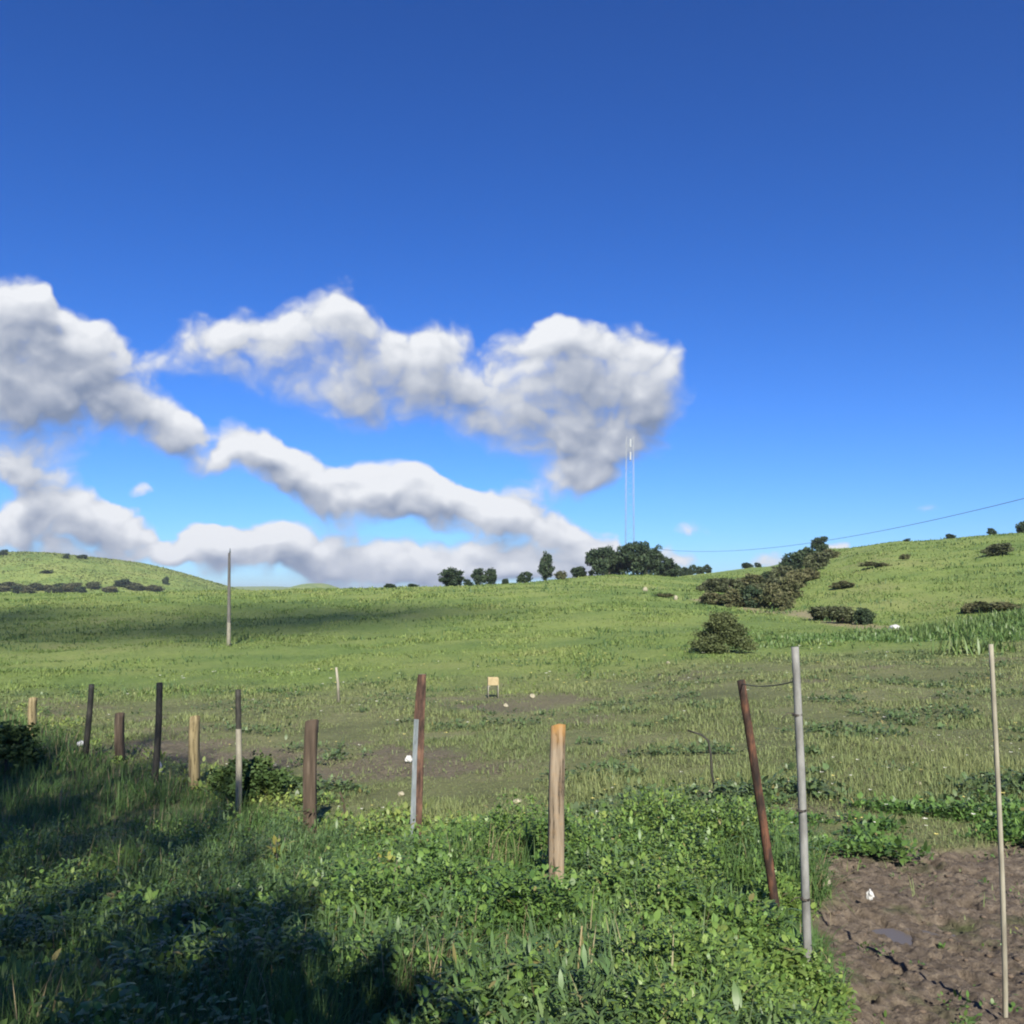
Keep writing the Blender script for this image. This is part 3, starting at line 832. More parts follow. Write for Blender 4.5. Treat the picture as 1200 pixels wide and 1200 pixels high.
# ------------------------------------------------------------------ fence posts
woodm = mat_noise('weathered_wood', [(.30, (.04, .03, .02)), (.41, (.12, .09, .06)), (.44, (.04, .03, .02)), (.47, (.17, .132, .09)), (.68, (.28, .225, .16))], (26, 26, 2.2), .85, .6, dist=.006, second=(.98, 1.22, (.30, .155, .035)))
darkwood = mat_noise('dark_wood', [(.3, (.035, .026, .018)), (.55, (.075, .055, .038)), (.75, (.14, .11, .08))], (22, 22, 2.0), .9, .6, dist=.006)
palewood = mat_noise('pale_wood', [(.3, (.06, .05, .025)), (.42, (.17, .135, .068)), (.45, (.07, .055, .028)), (.48, (.20, .16, .08)), (.75, (.29, .24, .135))], (22, 22, 2.0), .85, .6, dist=.006)
polem = mat_noise('grey_pole', [(.25, (.06, .06, .055)), (.42, (.145, .145, .135)), (.56, (.225, .225, .21)), (.70, (.30, .30, .28))], (11, 11, 3.5), .65, .5, dist=.003)
rustm = mat_noise('rusty_steel', [(.34, (.014, .010, .008)), (.5, (.045, .025, .017)), (.64, (.13, .058, .032))], (22, 22, 6), .8, .4, dist=.002)
darkm = mat_noise('dark_steel', [(.3, (.018, .018, .015)), (.6, (.04, .038, .03)), (.8, (.09, .07, .05))], (30, 30, 9), .7, .3, dist=.002)
galvm = mat_noise('galvanised_steel', [(.3, (.13, .155, .16)), (.55, (.24, .27, .275)), (.75, (.34, .36, .36))], (30, 30, 7), .5, .2, metal=.2, dist=.002)
brownm = mat_noise('brown_rust', [(.34, (.030, .020, .015)), (.5, (.085, .048, .034)), (.64, (.17, .095, .06))], (22, 22, 6), .8, .3, dist=.002)
wirem = mat_noise('fence_wire', [(.3, (.05, .045, .04)), (.7, (.12, .10, .08))], (40, 40, 40), .6, .1, metal=.4)
lightpole = mat_noise('pale_pole', [(.3, (.16, .145, .11)), (.55, (.28, .26, .195)), (.8, (.37, .34, .265))], (18, 18, 4), .7, .3, dist=.003)

def post_frame(px_t, py_t, px_b, py_b):
    xb, Y, zb = hit(px_b, py_b)
    top = Vector(((px_t - 600) / F * Y, Y, E + (HZ - py_t) / F * Y))
    return Vector((xb, Y, zb)), top

def wood_post(px_t, py_t, px_b, py_b, wpx, mat, label, sides=4, group='wooden fence posts', taper=.95, cut=.03, bark=.10):
    b, top = post_frame(px_t, py_t, px_b, py_b)
    d = top - b; hgt = d.length; r = wpx * b.y / F / 2 * (1.15 if sides == 4 else 1)
    bm = bmesh.new(); n = 14; rings = []
    tw = random.random()
    for i in range(n + 1):
        f = i / n; z = -.25 + (hgt + .25) * f
        p = d.normalized() * z + Vector((math.sin(f * 5 + tw) * r * .12, math.cos(f * 4 + tw) * r * .12, 0))
        ring = []
        m = sides * 4
        for k in range(m):
            an = 2 * math.pi * k / m + .35
            if sides == 4:
                c, s = math.cos(an), math.sin(an); q = 1 / (abs(c) ** 5 + abs(s) ** 5) ** .2
                rr = r * q * .86
            else: rr = r
            rr *= (1 + bark * (fbm(np.array([k * .9 + 7 * tw]), np.array([f * 3.0]), 5, 2)[0] - .5) * 2) * (1 + (taper - 1) * f)
            e = cut * math.cos(an + 1) if i == n else 0
            ring.append(bm.verts.new(p + Vector((rr * math.cos(an), rr * math.sin(an), e))))
        rings.append(ring)
    m = len(rings[0])
    for a_, b_ in zip(rings, rings[1:]):
        for k in range(m): bm.faces.new((a_[k], a_[(k + 1) % m], b_[(k + 1) % m], b_[k]))
    c = bm.verts.new(d + Vector((0, 0, .012)))
    for k in range(m): bm.faces.new((rings[-1][k], rings[-1][(k + 1) % m], c))
    o = bm_obj('wooden_post', bm, mat, None, b)
    return tag(o, label, 'fence post', group)

def pole_post(px_t, py_t, px_b, py_b, wpx, mat, label, name='metal_post', group='thin metal fence posts', bend=.012, mat2=None, split=None, parent_parts=None):
    b, top = post_frame(px_t, py_t, px_b, py_b)
    d = top - b; r = wpx * b.y / F / 2
    bm = bmesh.new(); n = 16
    pts = []; ph = random.random() * 6
    for i in range(n + 1):
        f = i / n
        p = d * f + Vector((math.sin(f * 3.1) * bend, math.sin(f * 4.0 + ph) * bend, 0))
        if i == 0: p = d * 0 + Vector((0, 0, -.3))
        pts.append(p)
    tube(bm, pts, [r * (1.08 - .14 * i / n) for i in range(n + 1)], 12, True, .05)
    mats = [mat]
    if mat2:
        mats.append(mat2)
        for f_ in bm.faces:
            if f_.calc_center_median().z > split * d.z: f_.material_index = 1
    o = bm_obj(name, bm, mats, None, b)
    return tag(o, label, 'fence post', group), b, top, r

def angle_post(px_t, py_t, px_b, py_b, wpx, label):
    b, top = post_frame(px_t, py_t, px_b, py_b)
    d = top - b; w = wpx * b.y / F
    prof = [(-.55 * w, -.10 * w), (-.05 * w, -.30 * w), (.45 * w, .05 * w), (.45 * w, .20 * w), (-.05 * w, -.14 * w), (-.55 * w, .04 * w)]
    bm = bmesh.new(); rings = []
    for i, f in enumerate((-.15, 0, .2, .4, .6, .75, .88, 1.0)):
        k = 1 if f < .65 else 1 - .55 * (f - .65) / .35      # left flange is torn away towards the top
        ring = []
        for j, (u, v) in enumerate(prof):
            uu = u if j not in (0, 5) else max(u * k, -.5 * w) if f < .65 else u * k
            ring.append(bm.verts.new(d * f + Vector((uu + random.uniform(-.03, .03) * w, v, 0))))
        rings.append(ring)
    for a_, b_ in zip(rings, rings[1:]):
        for k in range(6):
            fc = bm.faces.new((a_[k], a_[(k + 1) % 6], b_[(k + 1) % 6], b_[k])); fc.material_index = 0 if k in (0, 4, 5) else 1
            if b_ in rings[6:]: fc.material_index = 1
    bm.faces.new(rings[0][::-1]); bm.faces.new(rings[-1])
    bmesh.ops.bevel(bm, geom=[e for e in bm.edges if len(e.link_faces) == 2 and e.calc_face_angle(0) > .6], offset=w * .03, segments=1, affect='EDGES')
    o = bm_obj('angle_post', bm, [galvm, brownm], None, b, smooth=False)
    return tag(o, label, 'fence post', 'thin metal fence posts')

wood_post(655, 850, 650, 1062, 18.5, woodm, 'squared pale wooden stake with orange lichen on its top', 4, cut=.008)
wood_post(366, 845, 362, 980, 15.5, darkwood, 'thick dark brown wooden post between the thin pale post and the two-tone metal post', 4)
wood_post(141, 836, 140, 892, 9.5, darkwood, 'short dark wooden post between two thin dark metal posts', 4)
wood_post(229, 840, 226, 925, 12.5, palewood, 'yellowish split wooden post by the bare soil', 3, bark=.25)
wood_post(39, 818, 37, 862, 9, palewood, 'small yellowish post at the far left beside the dark shrub', 3, bark=.25)
angle_post(493, 790, 487, 1000, 13.5, 'two-tone metal angle post, pale on the left and rust brown on the right')
pole_post(279, 808, 279, 955, 7, lightpole, 'thin post, pale below and dark above, standing before the round shrub', mat2=darkm, split=.68)
pole_post(187, 800, 181, 922, 7.5, darkm, 'thin dark metal post just left of the yellowish split post')
pole_post(107, 802, 100, 888, 6.5, darkm, 'thin dark leaning metal post farthest left in the fence')
o_g, gb, gt, gr_ = pole_post(931, 758, 948, 1158, 9.5, polem, 'tall pale grey pole beside the muddy patch', 'grey_pole', None, .006)
o_r, rb, rt, rr_ = pole_post(868, 797, 911, 1078, 10, rustm, 'rust-brown metal post leaning to the left beside the grey pole', 'rusty_post', None, .004)
o_w, wb, wt, wr_ = pole_post(1162, 755, 1178, 1188, 5.5, lightpole, 'slender pale pole standing in the mud at the right edge', 'pale_pole', None, .006)
# twisted wire ties on the grey pole
for f in (.20, .48, .74):
    bm = bmesh.new(); c = (gt - gb) * (1 - f); pts = []
    for k in range(25):
        a = k / 24 * 4 * math.pi; pts.append(c + Vector((math.cos(a) * (gr_ + .003), math.sin(a) * (gr_ + .003), .012 * (k / 24 - .5))))
    pts += [c + Vector((-gr_ - .03, -.01, .01)), c + Vector((-gr_ - .06, -.015, -.015))]
    tube(bm, pts, .0022, 6)
    bm_obj('wire_tie', bm, wirem, o_g)
# wire strand between the leaning post and the pole
def strand(name, a, b, r, mat, label, cat, sag, n=30, barbs=False):
    bm = bmesh.new(); o = Vector(a); pts = []
    for k in range(n + 1):
        f = k / n; p = Vector(a).lerp(Vector(b), f) - o; p.z -= sag * 4 * f * (1 - f); pts.append(p)
    tube(bm, pts, r, 6)
    return tag(bm_obj(name, bm, mat, None, o), label, cat)
strand('fence_wire', rb.lerp(rt, .985), gb.lerp(gt, .90), .0032, wirem, 'dark sagging wire from the leaning rusty post to the grey pole', 'wire', .02)

# thin pale marker cane in the field, bent stick, dead stalks
def stick(name, px_pts, mat, label, cat, Yref, r, group=None):
    bx, bY, bz = hit(*Yref)
    o = Vector((bx, bY, bz)); pts = []
    for px, py in px_pts: pts.append(Vector(((px - 600) / F * bY, bY, E + (HZ - py) / F * bY)) - o)
    pts.insert(0, Vector((0, 0, -.05)))
    bm = bmesh.new(); tube(bm, pts, [r * (1 - .35 * i / len(pts)) for i in range(len(pts))], 8, True, .1)
    return tag(bm_obj(name, bm, mat, None, o), label, cat, group)
stick('bent_stick', [(838, 927), (834, 905), (833, 885), (830, 868), (822, 861), (806, 856)], darkm, 'dark bent stick standing in the short grass with its top hooked left', 'stick', (839, 932), .017)
stick('cane', [(396, 800), (394, 782)], lightpole, 'thin pale cane standing in the bright grass', 'cane', (397, 824), .045)
stick('dead_stalk', [(404, 950), (402, 938), (398, 928)], darkwood, 'grey dead stalk in the grass right of the dark wooden post', 'stalk', (406, 968), .012)
# dry stalks leaning at the foot of the stake
for k, (a, b) in enumerate((((676, 1190), (682, 1085)), ((694, 1180), (691, 1110)))):
    stick('dry_stalk', [((a[0] + b[0]) / 2 - 2, (a[1] + b[1]) / 2), b], palewood, ('taller dry straw stalk low in front of the wooden stake', 'shorter dry straw stalk right of the taller one')[k], 'stalk', a, .0045, 'dry stalks by the stake')

# raised cream box in mid field
x, Y, z = hit(577, 818)
t = empty('feed_box', (x, Y, z), .1); tag(t, 'small cream box raised on thin legs in the middle of the field', 'feed box')
cream = mat_noise('cream_paint', [(.3, (.26, .20, .10)), (.6, (.38, .31, .17)), (.8, (.46, .40, .24))], (9, 9, 9), .7, .2)
def box_bm(x0, x1, y0, y1, z0, z1, bev=.008):
    bm = bmesh.new(); bmesh.ops.create_cube(bm, size=1)
    for v in bm.verts: v.co = Vector((x0 + (v.co.x + .5) * (x1 - x0), y0 + (v.co.y + .5) * (y1 - y0), z0 + (v.co.z + .5) * (z1 - z0)))
    bmesh.ops.bevel(bm, geom=bm.edges[:], offset=bev, segments=2, affect='EDGES'); return bm
s = Y / F
bm = box_bm(-5.5 * s, 7 * s, -.13, .13, 15 * s, 24 * s)
top = max(bm.faces, key=lambda f: f.calc_center_median().z)
r_ = bmesh.ops.inset_region(bm, faces=[top], thickness=.02); bmesh.ops.translate(bm, verts=top.verts, vec=(0, 0, -.12))
bm_obj('box', bm, cream, t, smooth=False)
for sx in (-5, 6.5):
    for sy in (-.11, .11):
        bm = bmesh.new(); tube(bm, [Vector((sx * s, sy, -.05)), Vector((sx * s, sy, 15.2 * s))], .015, 8); bm_obj('leg', bm, lightpole, t)

# litter and stones
paper = mat_noise('white_litter', [(.3, (.36, .36, .34)), (.7, (.52, .52, .50))], (30, 30, 30), .7, .4, dist=.004)
creamst = mat_noise('pale_stone', [(.3, (.19, .17, .11)), (.55, (.31, .285, .20)), (.75, (.42, .39, .29))], (14, 14, 14), .9, .5, dist=.008)
def lump(name, px, py, wpx, hpx, mat, label, cat, group=None, y0=2.6, crumple=.35, flat=1.0):
    x, Y, z = hit(px, py + hpx * .5, y0)
    bm = bmesh.new(); bmesh.ops.create_icosphere(bm, subdivisions=3, radius=1)
    w, h = wpx * Y / F / 2, hpx * Y / F / 2; sd = random.random() * 50
    for v in bm.verts:
        c = v.co; n = fbm(np.array([c.x * 1.7 + sd + c.z]), np.array([c.y * 1.7 - c.z * 1.3]), 7, 3)[0]
        k = 1 + crumple * 2 * (n - .5)
        v.co = Vector((c.x * w * k, c.y * w * k * flat, (c.z * k + .55) * h))
    o = bm_obj(name, bm, mat, None, (x, Y, z + .015 * (name != 'stone')), smooth=(name != 'crumpled_paper'))
    return tag(o, label, cat, group)
lump('plastic_bag', 185, 899, 9, 18, paper, 'white plastic bag caught at the foot of a thin dark post', 'plastic bag', crumple=.7)
lump('crumpled_paper', 95, 872, 9, 6, paper, 'white scrap of paper beside the leftmost dark post', 'litter', 'scraps of white litter', crumple=.6)
lump('crumpled_paper', 1020, 1049, 8, 11, paper, 'white scrap of litter on the mud', 'litter', 'scraps of white litter', crumple=.6)
lump('crumpled_paper', 479, 889, 8, 8, paper, 'white scrap in the grass just left of the two-tone metal post', 'litter', 'scraps of white litter', crumple=.6)
lump('stone', 966, 1031, 14, 15, creamst, 'cream stone at the edge of the mud right of the grey pole', 'stone', 'pale stones')
lump('stone', 829, 928, 11, 8, creamst, 'largest of the three pale stones near the bent stick', 'stone', 'pale stones')
lump('stone', 821, 937, 7, 6, creamst, 'left one of the two small stones near the bent stick', 'stone', 'pale stones')
lump('stone', 829, 938, 6, 6, creamst, 'right one of the two small stones near the bent stick', 'stone', 'pale stones')
lump('stone', 606, 938, 10, 6, creamst, 'pale flat stone in the grass left of the wooden stake', 'stone', 'pale stones')
lump('stone', 470, 930, 8, 6, creamst, 'pale stone in the grass low left of the two-tone post', 'stone', 'pale stones')
lump('stone', 322, 896, 6, 5, creamst, 'small white stone on the bare brown soil', 'stone', 'pale stones')
lump('stone', 1076, 917, 7, 5, creamst, 'small pale stone in the field beyond the mud', 'stone', 'pale stones')
lump('stone', 593, 826, 6, 5, creamst, 'small pale stone below the cream feed box', 'stone', 'pale stones')
lump('stone', 624, 815, 6, 6, creamst, 'small pale stone right of the cream feed box', 'stone', 'pale stones')
lump('stone', 655, 893, 5, 7, creamst, 'tiny pale stone right of the wooden stake top', 'stone', 'pale stones')
lump('stone', 1048, 735, 13, 9, paper, 'bright white rock at the end of the track below the hill', 'rock', 'pale rocks on the slopes', y0=36)
lump('stone', 756, 690, 6, 6, creamst, 'pale rock in the grass below the ridge clump', 'rock', 'pale rocks on the slopes', y0=60)
lump('stone', 792, 700, 4, 7, creamst, 'small upright pale rock right of the flat olive bush', 'rock', 'pale rocks on the slopes', y0=60)
lump('stone', 773, 791, 5, 5, darkm, 'dark stone at the edge of the bright grass', 'stone', 'dark stones', y0=20)
lump('stone', 783, 776, 4, 4, creamst, 'tiny pale stone above the dark stone in the bright grass', 'stone', 'pale stones', y0=20)
# clods on the mud
soilm = mat_noise('wet_clod', [(.3, (.06, .045, .032)), (.6, (.12, .09, .065)), (.8, (.19, .15, .11))], (30, 30, 30), .95, .6, dist=.01)
def clods():
    V, T3 = [], []
    bm = bmesh.new(); bmesh.ops.create_icosphere(bm, subdivisions=1, radius=1)
    bv = np.array([v.co[:] for v in bm.verts]); bf = np.array([[v.index for v in f.verts] for f in bm.faces]); bm.free()
    m = 1500; x = 1.35 + 5.5 * rng.random(m); y = 2.4 + 6.2 * rng.random(m)
    k = mud_mask(x, y) > .7; x, y = x[k], y[k]; z = height(x, y) + mud_relief(x, y) - .02
    o = 0
    for i in range(len(x)):
        r = .005 + .014 * rng.random() ** 2
        v = bv * (1 + .5 * (rng.random((len(bv), 1)) - .5)) * np.array([r * (1 + .6 * rng.random()), r * (1 + .6 * rng.random()), r * .7]) + np.array([x[i], y[i], z[i] + .02])
        V.append(v); T3.append(bf + o); o += len(v)
    return np.concatenate(V), np.concatenate(T3)
v, t3 = clods()
tag(link('soil_clods', np_mesh('soil_clods', v, None, t3, None, soilm, True)), 'small clods of earth strewn over the trampled mud', 'soil', kind='stuff')
# puddle
def puddle():
    x, Y = PUD; z = H1(x, Y)
    q = rng.random((600, 2)) * 2 - 1; q = q[np.hypot(q[:, 0], q[:, 1]) < 1]
    X_, Y_ = x + q[:, 0] * .26, Y + q[:, 1] * .22
    lev = float(np.percentile(height(X_, Y_) + mud_relief(X_, Y_), 26)) - z       # water stands in the lower hoof prints
    bm = bmesh.new(); n = 40; ring = []
    for k in range(n):
        a = 2 * math.pi * k / n
        r = 1 + .5 * (fbm(np.array([2 + math.cos(a) * 1.3]), np.array([2 + math.sin(a) * 1.3]), 3, 3)[0] - .5)
        ring.append(bm.verts.new((math.cos(a) * .30 * r - .10 * math.sin(a), math.sin(a) * .24 * r, 0)))
    bm.faces.new(ring)
    m = bpy.data.materials.new('puddle_water'); t_, N, L = nt(m)
    p = N.new('ShaderNodeBsdfPrincipled'); p.inputs['Base Color'].default_value = (.10, .085, .065, 1); p.inputs['Roughness'].default_value = .40
    nz = N.new('ShaderNodeTexNoise'); nz.inputs['Scale'].default_value = 30; b = N.new('ShaderNodeBump'); b.inputs['Strength'].default_value = .15
    L.new(nz.outputs['Fac'], b.inputs['Height']); L.new(b.outputs[0], p.inputs['Normal'])
    o = N.new('ShaderNodeOutputMaterial'); L.new(p.outputs[0], o.inputs[0])
    tag(bm_obj('puddle', bm, m, None, (x, Y, z + lev), False), kind='structure')
puddle()

# ------------------------------------------------------------------ utility pole, lattice mast, overhead cable
x, Y, z = hit(268, 757, 30)
t = empty('utility_pole', (x, Y, z)); tag(t, 'thin wooden utility pole alone in the left of the field', 'utility pole')
hgt = (757 - 648) * Y / F
bm = bmesh.new(); tube(bm, [Vector((0, 0, -.4))] + [Vector((.0035 * k * hgt / 4, 0, hgt * k / 8)) for k in range(1, 9)], [2.5 * Y / F * (1 - .055 * k) for k in range(9)], 12)
for f_ in bm.faces: f_.material_index = 0 if f_.calc_center_median().z < hgt * .30 else 1
greyw = mat_noise('grey_pole_wood', [(.3, (.09, .085, .075)), (.6, (.16, .15, .13)), (.8, (.24, .22, .19))], (12, 12, 1.5), .9, .3)
bm_obj('shaft', bm, [lightpole, greyw], t)
bm = bmesh.new(); tube(bm, [Vector((.014 * hgt, 0, hgt)), Vector((.014 * hgt, 0, hgt + .28))], [.05, .03], 8); bm_obj('insulator', bm, galvm, t)

mx_, mY, mz = onground(738, 215)
t = empty('lattice_mast', (mx_, mY, mz)); tag(t, 'tall slim pale lattice mast behind the ridge clump', 'mast')
mtop = E + (HZ - 512) / F * mY - mz
maststeel = mat_noise('pale_steel', [(.3, (.24, .26, .27)), (.7, (.32, .34, .35))], (3, 3, 3), .6, .05, metal=.1)
hw = 1.0
for sx in (-1, 1):
    for sy in (-1, 1):
        bm = bmesh.new(); tube(bm, [Vector((sx * hw * 1.05, sy * hw * 1.05, -.5)), Vector((sx * hw * .85, sy * hw * .85, mtop))], .045, 8); bm_obj('leg', bm, maststeel, t)
bm = bmesh.new(); nb = 26
for k in range(nb):
    z0, z1 = mtop * k / nb, mtop * (k + 1) / nb
    w0 = hw * (1.05 - .2 * k / nb); w1 = hw * (1.05 - .2 * (k + 1) / nb)
    cs = [(-1, -1), (1, -1), (1, 1), (-1, 1)]
    for j in range(4):
        a, b = cs[j], cs[(j + 1) % 4]
        if k % 2: a, b = b, a
        tube(bm, [Vector((a[0] * w0, a[1] * w0, z0)), Vector((b[0] * w1, b[1] * w1, z1))], .018, 5)
bm_obj('bracing', bm, maststeel, t)
for k, zz in enumerate((mtop * .86, mtop * .95)):
    bm = box_bm(-.2, .2, -hw - .4, -hw - .1, zz - 1.0, zz + 1.0, .05); bm_obj('antenna', bm, maststeel, t, smooth=False)
# cable to a pole outside the frame on the right
px2, pY2, pz2 = onground(1420, 70)
A = Vector((mx_ + .9, mY, E + (HZ - 639) / F * mY)); B = Vector((px2, pY2, E + (HZ - 524) / F * pY2))
def cable():
    bm = bmesh.new(); pts = []; n = 90
    for k in range(n + 1):
        f = k / n; p = A.lerp(B, f) - A; p.z -= 4.2 * 4 * f * (1 - f); pts.append(p)
    tube(bm, pts, .03, 6)
    return tag(bm_obj('overhead_cable', bm, mat_noise('cable', [(.3, (.05, .05, .055)), (.7, (.09, .09, .1))], (5, 5, 5), .7, 0), None, A), 'long sagging overhead cable crossing the sky above the right-hand hill', 'cable')
cable()
t = empty('utility_pole', (px2, pY2, pz2)); tag(t, 'wooden utility pole at the right that carries the overhead cable', 'utility pole')
bm = bmesh.new(); tube(bm, [Vector((0, 0, -.5)), Vector((0, 0, B.z - pz2 + .5))], [.17, .12], 12); bm_obj('shaft', bm, greyw, t)
bm = bmesh.new(); tube(bm, [Vector((0, 0, B.z - pz2 + .5)), Vector((0, 0, B.z - pz2 + .8))], [.05, .03], 8); bm_obj('insulator', bm, galvm, t)

# ------------------------------------------------------------------ one low cloud overhead (it shades the far field)
def low_cloud():
    tgt = Vector((-32, 76, 2)); dist = 1500
    c = tgt + SUN * dist
    r = np.random.default_rng(5); V, F_ = [], []; o = 0
    bm = bmesh.new(); bmesh.ops.create_icosphere(bm, subdivisions=3, radius=1)
    bv = np.array([v.co[:] for v in bm.verts]); bf = np.array([[v.index for v in f.verts] for f in bm.faces]); bm.free()
    for k in range(46):
        a = r.random() * 6.283; q = math.sqrt(r.random())
        p = np.array([math.cos(a) * q * 28, math.sin(a) * q * 19, r.normal(0, 1.5)])
        s = 3.5 + 4.5 * r.random() * (1 - .5 * q)
        n = fbm(bv[:, 0] * 2 + k, bv[:, 1] * 2 + bv[:, 2] * 1.7, 77, 3) - .5
        V.append(bv * (s * (1 + .5 * n))[:, None] * np.array([1.25, 1, .7]) + p); F_.append(bf + o); o += len(bv)
    m = bpy.data.materials.new('cloud_mist'); t_, N, L = nt(m)
    p = N.new('ShaderNodeBsdfDiffuse'); p.inputs['Color'].default_value = (.9, .9, .92, 1)
    tl = N.new('ShaderNodeBsdfTranslucent'); tl.inputs['Color'].default_value = (.9, .9, .92, 1)
    tp = N.new('ShaderNodeBsdfTransparent')
    a1 = N.new('ShaderNodeMixShader'); a1.inputs[0].default_value = .5; a2 = N.new('ShaderNodeMixShader'); a2.inputs[0].default_value = .22
    o_ = N.new('ShaderNodeOutputMaterial')
    L.new(p.outputs[0], a1.inputs[1]); L.new(tl.outputs[0], a1.inputs[2]); L.new(tp.outputs[0], a2.inputs[1]); L.new(a1.outputs[0], a2.inputs[2]); L.new(a2.outputs[0], o_.inputs[0])
    ob = link('cloud', np_mesh('cloud', np.concatenate(V), None, np.concatenate(F_), None, m, True), None, c)
    tag(ob, kind='structure')
low_cloud()

# ------------------------------------------------------------------ sky with clouds
def make_world():
    w = bpy.data.worlds.new('World'); sc.world = w; w.use_nodes = True
    T = w.node_tree; N, L = T.nodes, T.links; N.clear()
    sky = node(N, 'ShaderNodeTexSky', sky_type='NISHITA', sun_disc=False)
    sky.sun_elevation = R(SUN_EL); sky.sun_rotation = math.pi - math.atan(SUN_DX)
    sky.altitude = 300; sky.air_density = 1.0; sky.dust_density = .25; sky.ozone_density = 2.5
    hs = N.new('ShaderNodeHueSaturation'); hs.inputs['Saturation'].default_value = SKY_SAT; hs.inputs['Value'].default_value = SKY_VAL; hs.inputs['Hue'].default_value = SKY_HUE
    tint = node(N, 'ShaderNodeMix', data_type='RGBA', blend_type='MULTIPLY'); tint.inputs['Factor'].default_value = 1; tint.inputs['B'].default_value = (*SKY_TINT, 1)
    L.new(sky.outputs[0], tint.inputs['A']); L.new(tint.outputs['Result'], hs.inputs['Color'])
    gam = N.new('ShaderNodeGamma'); gam.inputs['Gamma'].default_value = 1.2; L.new(hs.outputs[0], gam.inputs['Color'])
    deep = node(N, 'ShaderNodeMix', data_type='RGBA', blend_type='MULTIPLY'); deep.inputs['Factor'].default_value = 1; deep.inputs['B'].default_value = (.50, .645, .715, 1)
    L.new(gam.outputs[0], deep.inputs['A'])
    # direction -> gnomonic coordinates (in hundredths of the focal length)
    tc = N.new('ShaderNodeTexCoord'); sp = N.new('ShaderNodeSeparateXYZ'); L.new(tc.outputs['Generated'], sp.inputs[0])
    def math_(op, a, b=None, c=None):
        n = node(N, 'ShaderNodeMath', operation=op)
        for i, v in enumerate((a, b, c)):
            if v is None: continue
            if isinstance(v, (int, float)): n.inputs[i].default_value = v
            else: L.new(v, n.inputs[i])
        return n.outputs[0]
    yy = math_('MAXIMUM', sp.outputs['Y'], .05)
    u = math_('DIVIDE', sp.outputs['X'], yy); v = math_('DIVIDE', sp.outputs['Z'], yy)
    cb = N.new('ShaderNodeCombineXYZ'); L.new(u, cb.inputs[0]); L.new(v, cb.inputs[1])
    P0 = cb.outputs[0]
    # node group: cloud mass at a sky position
    G = bpy.data.node_groups.new('cloud_mass', 'ShaderNodeTree')
    G.interface.new_socket('P', in_out='INPUT', socket_type='NodeSocketVector')
    G.interface.new_socket('D', in_out='OUTPUT', socket_type='NodeSocketFloat')
    G.interface.new_socket('S', in_out='OUTPUT', socket_type='NodeSocketFloat'); G.interface.new_socket('T', in_out='OUTPUT', socket_type='NodeSocketFloat')
    gi = G.nodes.new('NodeGroupInput'); go = G.nodes.new('NodeGroupOutput')
    gn, gl = G.nodes, G.links
    def gnoise(scale, detail, rough, vec, dist=0):
        n = gn.new('ShaderNodeTexNoise'); n.noise_dimensions = '2D'; n.inputs['Scale'].default_value = scale; n.inputs['Detail'].default_value = detail
        n.inputs['Roughness'].default_value = rough; n.inputs['Distortion'].default_value = dist; gl.new(vec, n.inputs['Vector']); return n
    def gm(op, a, b=None, c=None):
        n = gn.new('ShaderNodeMath'); n.operation = op
        for i, v_ in enumerate((a, b, c)):
            if v_ is None: continue
            if isinstance(v_, (int, float)): n.inputs[i].default_value = v_
            else: gl.new(v_, n.inputs[i])
        return n.outputs[0]
    w1 = gnoise(9, 3, .55, gi.outputs[0])
    sb = gn.new('ShaderNodeVectorMath'); sb.operation = 'SUBTRACT'; sb.inputs[1].default_value = (.5, .5, .5); gl.new(w1.outputs['Color'], sb.inputs[0])
    ml = gn.new('ShaderNodeVectorMath'); ml.operation = 'MULTIPLY_ADD'; ml.inputs[1].default_value = (.055, .045, 0); gl.new(sb.outputs[0], ml.inputs[0]); gl.new(gi.outputs[0], ml.inputs[2])
    Pw = ml.outputs[0]
    acc = None
    for cx, cy, rx, ry, rot, wt in CLOUDS:
        mp = gn.new('ShaderNodeMapping'); mp.vector_type = 'TEXTURE'
        mp.inputs['Location'].default_value = ((cx - 600) / F, (HZ - cy) / F, 0)
        mp.inputs['Rotation'].default_value = (0, 0, R(rot))
        mp.inputs['Scale'].default_value = (rx * 1.62 / F, ry * 1.62 / F, 1)
        gl.new(Pw, mp.inputs[0])
        gr = gn.new('ShaderNodeTexGradient'); gr.gradient_type = 'SPHERICAL'; gl.new(mp.outputs[0], gr.inputs[0])
        acc = gm('MULTIPLY', gr.outputs['Fac'], wt) if acc is None else gm('MULTIPLY_ADD', gr.outputs['Fac'], wt, acc)
    acc = gm('POWER', gm('MINIMUM', acc, 1.3), .75)
    n1 = gnoise(14, 6, .56, Pw, .0)
    n0 = gnoise(14, 1.5, .5, Pw, .0)
    def puffs(scale, detail, vec):
        n = gn.new('ShaderNodeTexVoronoi'); n.voronoi_dimensions = '2D'; n.feature = 'SMOOTH_F1'; n.inputs['Smoothness'].default_value = .5
        n.inputs['Scale'].default_value = scale; n.inputs['Detail'].default_value = detail; n.inputs['Roughness'].default_value = .5; n.inputs['Lacunarity'].default_value = 2.3
        n.normalize = True
        gl.new(vec, n.inputs['Vector']); return n.outputs['Distance']
    w2 = gnoise(38, 3, .5, gi.outputs[0])
    sb2 = gn.new('ShaderNodeVectorMath'); sb2.operation = 'SUBTRACT'; sb2.inputs[1].default_value = (.5, .5, .5); gl.new(w2.outputs['Color'], sb2.inputs[0])
    m2 = gn.new('ShaderNodeVectorMath'); m2.operation = 'MULTIPLY_ADD'; m2.inputs[1].default_value = (.022, .018, 0); gl.new(sb2.outputs[0], m2.inputs[0]); gl.new(Pw, m2.inputs[2])
